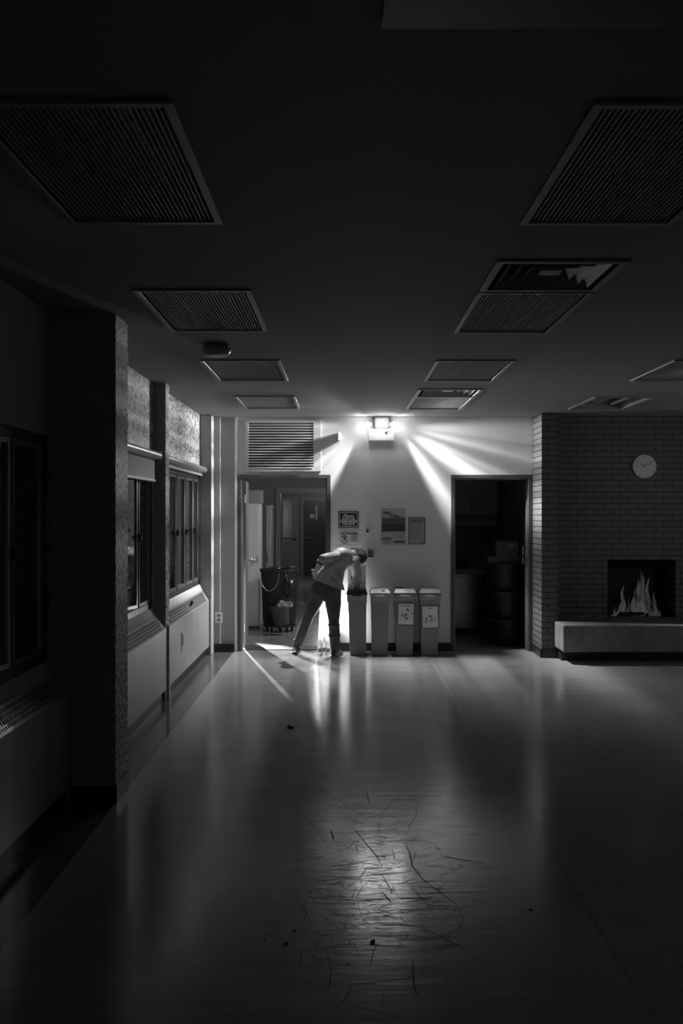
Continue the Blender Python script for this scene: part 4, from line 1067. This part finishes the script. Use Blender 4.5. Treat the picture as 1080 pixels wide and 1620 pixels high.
t = thing('carton', 'dark cardboard box of oddments above the flat lettered carton', 'box', (X(800, 12.4), 12.41, zt_ + .071))
MB().box(-.135, .135, -.11, .11, 0, .20).build('box', M['carton'], t, bevel=.004); MB().box(.02, .075, -.112, -.11, .13, .155).build('label', M['poster'], t)
s = MB(); s.path([Vector((-.06, 0, .20)), Vector((-.05, 0, .245)), Vector((.05, 0, .25)), Vector((.06, 0, .20))], .008); s.build('handle', M['black'], t)
o = MB().box(-.07, .07, -.05, .05, 0, .012, M=Matrix.Rotation(math.radians(8), 4, 'Y')).build('paper_stack', M['poster'], None); o.location = (X(822, 12.4), 12.36, zt_ + .245 + .03); 
bpy.data.objects.remove(o)
o = MB().box(-.02, .02, -.10, .10, 0, .27, M=Matrix.Rotation(math.radians(-3), 4, 'Y')).build('cutting_board', M['poster_mid'], None, bevel=.004); o.location = (X(767.5, 13.0), 13.75, .871 + .003); tag(o, 'thin pale board standing on the worktop left of the tubs', 'board')
fe = thing('fire_extinguisher', 'small pale fire extinguisher hung on the door leaf at right', 'fire extinguisher', (X(826.5, 12.25), 12.12, 1.02))
MB().lathe([(.028, 0), (.032, .008), (.032, .20), (.018, .235), (.012, .25)], n=20).build('cylinder', M['cabinet'], fe, smooth=True)
s = MB(); s.tube((0, 0, .25), (0, 0, .28), .012); s.box(-.045, .02, -.008, .008, .28, .29); s.box(-.04, .01, -.008, .008, .30, .31); s.build('valve', M['black'], fe)
s = MB(); s.path([Vector((.02, 0, .27)), Vector((.045, -.02, .22)), Vector((.04, -.02, .06))], .006); s.build('hose', M['black'], fe)
MB().lathe([(.0325, .09), (.0325, .11)], n=20).build('strap', M['black'], fe)
MB().box(-.02, .055, .03, .04, .02, .24).build('bracket', M['black'], fe)

# ------------------------------------------------------------------ debris on the hall floor
def crumb(px, py, r, lab, seed):
    p = fp(px, py); rnd = random.Random(seed); o = (p.x, p.y, 0); s = MB(o)
    for k in range(5): s.ball((p.x + rnd.uniform(-r, r), p.y + rnd.uniform(-r * 1.5, r * 1.5), r * .45), (r * rnd.uniform(.4, .8), r * rnd.uniform(.4, .9), r * .45), 8, 6)
    ob = s.build('debris', M['ink'], None); ob.location = o; tag(ob, lab, 'debris', 'crumbs of dirt on the floor')
crumb(461, 1151, .022, 'black dead leaf on the floor in front of the left doorway', 1)
crumb(588, 1491, .009, 'black crumb in the middle of the scratched floor patch', 2)
crumb(452, 1493, .007, 'larger of the black crumbs at the left of the floor', 3)
crumb(466, 1472, .005, 'upper small black crumb at the left of the floor', 4)
crumb(418, 1488, .004, 'leftmost tiny black crumb on the floor', 5)
crumb(840, 1440, .006, 'lone black crumb on the dark floor at right', 6)

# ------------------------------------------------------------------ person bending over the open bin
def V(px, py, y): return at(px, py, y)
PO = (V(516, 930, 11.22).x, 11.25, 0)
pe = thing('person', 'person in grey shirt and dark trousers bending into the open bin', 'person', PO)
def limb(s, pts, n=14):     # tapered chain: (point, radius)
    for (a, ra), (b, rb) in zip(pts[:-1], pts[1:]): s.tube(a, b, ra, rb, n)
    for a, ra in pts: s.ball(a, ra, n, 9)
pel = V(514, 930, 11.22); wai = V(520, 911, 11.19); che = V(536, 888, 11.20); upc = V(548, 879, 11.26); nek = V(557, 877, 11.33)
hed = V(563.5, 881, 11.40)
shL, elL, wrL, haL = V(532, 880, 11.13), V(511, 883, 10.98), V(500, 902, 11.06), V(496, 911, 11.10)
shR, elR, wrR, haR = V(558, 885, 11.33), V(564.5, 907, 11.42), V(564, 929, 11.48), V(563.5, 937, 11.50)
hiL, knL, anL = V(507, 932, 11.20), V(488, 974, 11.27), V(470, 1022, 11.46)
hiR, knR, anR = V(526, 934, 11.24), V(528, 982, 11.20), V(530, 1024, 11.34)
anL.z = .10; anR.z = .075
# body: one continuous skin surface
s = MB(PO)
across = (shR - shL).normalized(); spine = (upc - pel).normalized(); fwd = spine.cross(across).normalized()
hx = Vector((1, .15, 0)).normalized(); hy = Vector((-.15, 1, 0)).normalized()
s.loft([(pel, hx * .15, hy * .10), (wai, (hx * .5 + across * .5) * .13, hy * .095), (che, across * .155, fwd * .10), (upc, across * .15, fwd * .09), (nek, across * .06, fwd * .055)], 20)
limb(s, [(shL, .052), (elL, .038), (wrL, .026)]); limb(s, [(shR, .052), (elR, .038), (wrR, .026)])
limb(s, [(hiL, .075), (knL, .05), (anL, .036)]); limb(s, [(hiR, .075), (knR, .05), (anR, .036)])
limb(s, [(nek, .055), (hed, .055)])
hd_dir = Vector((.80, .45, -.38)).normalized()      # crown direction
fc_dir = Vector((.35, .3, -.88)); fc_dir = (fc_dir - hd_dir * fc_dir.dot(hd_dir)).normalized()
sd_dir = hd_dir.cross(fc_dir).normalized()
HM = Matrix((sd_dir, fc_dir, hd_dir)).transposed()
s.ball(hed, (.076, .096, .115), 24, 16, M=HM)
s.ball(hed + hd_dir * -.065 + fc_dir * .045, (.05, .05, .055), 16, 10, M=HM)        # jaw
s.ball(hed + fc_dir * .098 + hd_dir * -.015, (.013, .02, .022), 10, 8, M=HM)        # nose
s.ball(hed + fc_dir * .088 + hd_dir * -.055, (.026, .012, .010), 10, 8, M=HM)       # mouth
for q in (-1, 1): s.ball(hed + sd_dir * .078 * q + hd_dir * -.015, (.009, .018, .032), 10, 8, M=HM)
def hand_(s, w, d, palm_n, curl, L=.18):
    d = d.normalized(); palm_n = (palm_n - d * palm_n.dot(d)).normalized(); side = d.cross(palm_n)
    limb(s, [(w, .026), (w + d * .03, .026)])
    s.loft([(w + d * .02, side * .030, palm_n * .016), (w + d * .055, side * .040, palm_n * .016), (w + d * .085, side * .041, palm_n * .013)], 14)
    for k, (o_f, l) in enumerate(((-.030, .066), (-.010, .074), (.010, .070), (.029, .056))):
        b = w + d * .080 + side * o_f; c = b + (d + palm_n * curl * .5).normalized() * l * .5; e = c + (d + palm_n * curl * 1.5).normalized() * l * .32; f_ = e + (d + palm_n * curl * 2.8).normalized() * l * .25
        limb(s, [(b, .0088), (c, .0085), (e, .0078), (f_, .0065)], 8)
    b = w + d * .03 - side * .032; limb(s, [(b, .011), (b + (d * .7 - side * .6).normalized() * .035, .0105), (b + (d * .9 - side * .35 + palm_n * .3).normalized() * .062, .0085)], 8)
hand_(s, wrL, haL - wrL + Vector((-.0, .03, -.0)), Vector((.6, .8, .1)), .5)
hand_(s, wrR, Vector((0, .12, -1)), Vector((.2, 1, 0)), .45)
s.build('body', M['skin'], pe, remesh=.0055, sm_iter=3)
# hair
s = MB(PO)
s.ball(hed + hd_dir * .022 - fc_dir * .020, (.086, .093, .108), 24, 16, M=HM); s.ball(hed + hd_dir * -.045 - fc_dir * .045, (.066, .05, .06), 16, 10, M=HM)
s.build('hair', M['hair'], pe, remesh=.006, sm_iter=2)
# shirt with long sleeves, loose hem
s = MB(PO)
hem = pel + (wai - pel) * .45
hs = Vector((1, .15, -.38)).normalized()
s.loft([(hem + Vector((.028, 0, -.030)), hs * .192, hy * .132), (pel * .35 + wai * .65, (hs + hx) * .090, hy * .125), (wai * .6 + che * .4, (hx * .4 + across * .6) * .168, hy * .118), (che, across * .178, fwd * .118), (upc * .8 + che * .2, across * .172, fwd * .115), (nek * .65 + upc * .35, across * .12, fwd * .08), (nek, across * .067, fwd * .062)], 26)
limb(s, [(shL, .060), (elL, .046), (elL + (wrL - elL) * .35, .040)]); limb(s, [(shR, .070), (elR, .054), (wrR, .040)])
s.ball(V(541, 878, 11.20), (.13, .11, .085), 16, 10)
# hanging folds of the loose cotton
for a, b, r in ((V(508, 900, 11.09), V(527, 922, 11.075), .016), (V(520, 893, 11.075), V(538, 921, 11.085), .018), (V(530, 892, 11.08), V(540, 910, 11.10), .015), (V(500, 909, 11.10), V(513, 920, 11.085), .014), (V(516, 883, 11.09), V(530, 903, 11.075), .014)):
    limb(s, [(a, r * .5), ((a + b) / 2, r), (b, r * .7)], 10)
s.build('shirt', M['shirt'], pe, remesh=.008, sm_iter=3)
# trousers
s = MB(PO)
s.loft([(pel + (wai - pel) * .62, hx * .145, hy * .11), (pel, hx * .188, hy * .13), (pel + Vector((0, 0, -.07)), hx * .185, hy * .125), (pel + Vector((0, 0, -.14)), hx * .13, hy * .10)], 24)
limb(s, [(hiL, .10), (hiL * .5 + knL * .5, .088), (knL, .064), (knL * .45 + anL * .55, .060), (anL + Vector((0, 0, .01)), .050)])
limb(s, [(hiR, .10), (hiR * .5 + knR * .5, .090), (knR, .064), (knR * .45 + anR * .55, .062), (anR + Vector((0, 0, .01)), .054)])
for c, r in ((knL * .75 + anL * .25, .060), (knL * .4 + anL * .6, .060), (anL + Vector((.01, -.01, .07)), .056), (knR + Vector((0, 0, -.05)), .068), (knR * .5 + anR * .5 + Vector((0, -.01, 0)), .068), (anR + Vector((0, 0, .09)), .062)):
    s.ball(c, (r * 1.08, r * 1.08, r * .35), 14, 8)
s.build('trousers', M['trousers'], pe, remesh=.008, sm_iter=3)
# watch / sleeve band on the left forearm
b = elL + (wrL - elL) * .33; dd = (wrL - elL).normalized(); s = MB(PO); s.tube(b - dd * .010, b + dd * .010, .047, .047, 18); s.build('cuff', M['ink'], pe, smooth=True)
# shoes
def shoe(an, d, heel_up, nm='shoe'):
    d = d.normalized(); sd = Vector((-d.y, d.x, 0)); up = Vector((0, 0, 1)); s = MB(PO); g = Vector((an.x, an.y, 0))
    def P(f, z): return g + d * f + up * z
    s.loft([(P(-.075, .045 + heel_up), sd * .026, up * .028), (P(-.04, .045 + heel_up), sd * .036, up * .040), (P(.04, .042 + heel_up * .6), sd * .040, up * .036), (P(.12, .034 + heel_up * .15), sd * .045, up * .026), (P(.17, .028), sd * .038, up * .020), (P(.195, .022), sd * .016, up * .010)], 16)
    s.tube(P(-.02, .05 + heel_up), (an.x, an.y, an.z + .02), .042, .040, 14)
    o = s.build(nm, M['shoe'], pe, remesh=.006, sm_iter=2)
    s = MB(PO); s.loft([(P(-.082, .008 + heel_up), sd * .028, up * .009), (P(-.03, .008 + heel_up), sd * .040, up * .009), (P(.06, .009 + heel_up * .45), sd * .043, up * .009), (P(.13, .009), sd * .048, up * .009), (P(.18, .009), sd * .036, up * .009), (P(.203, .010), sd * .015, up * .008)], 16)
    s.build('sole', M['sole'], o, smooth=True)
shoe(anR, Vector((.35, 1, 0)), 0); shoe(anL, Vector((-.25, .95, 0)), .035)
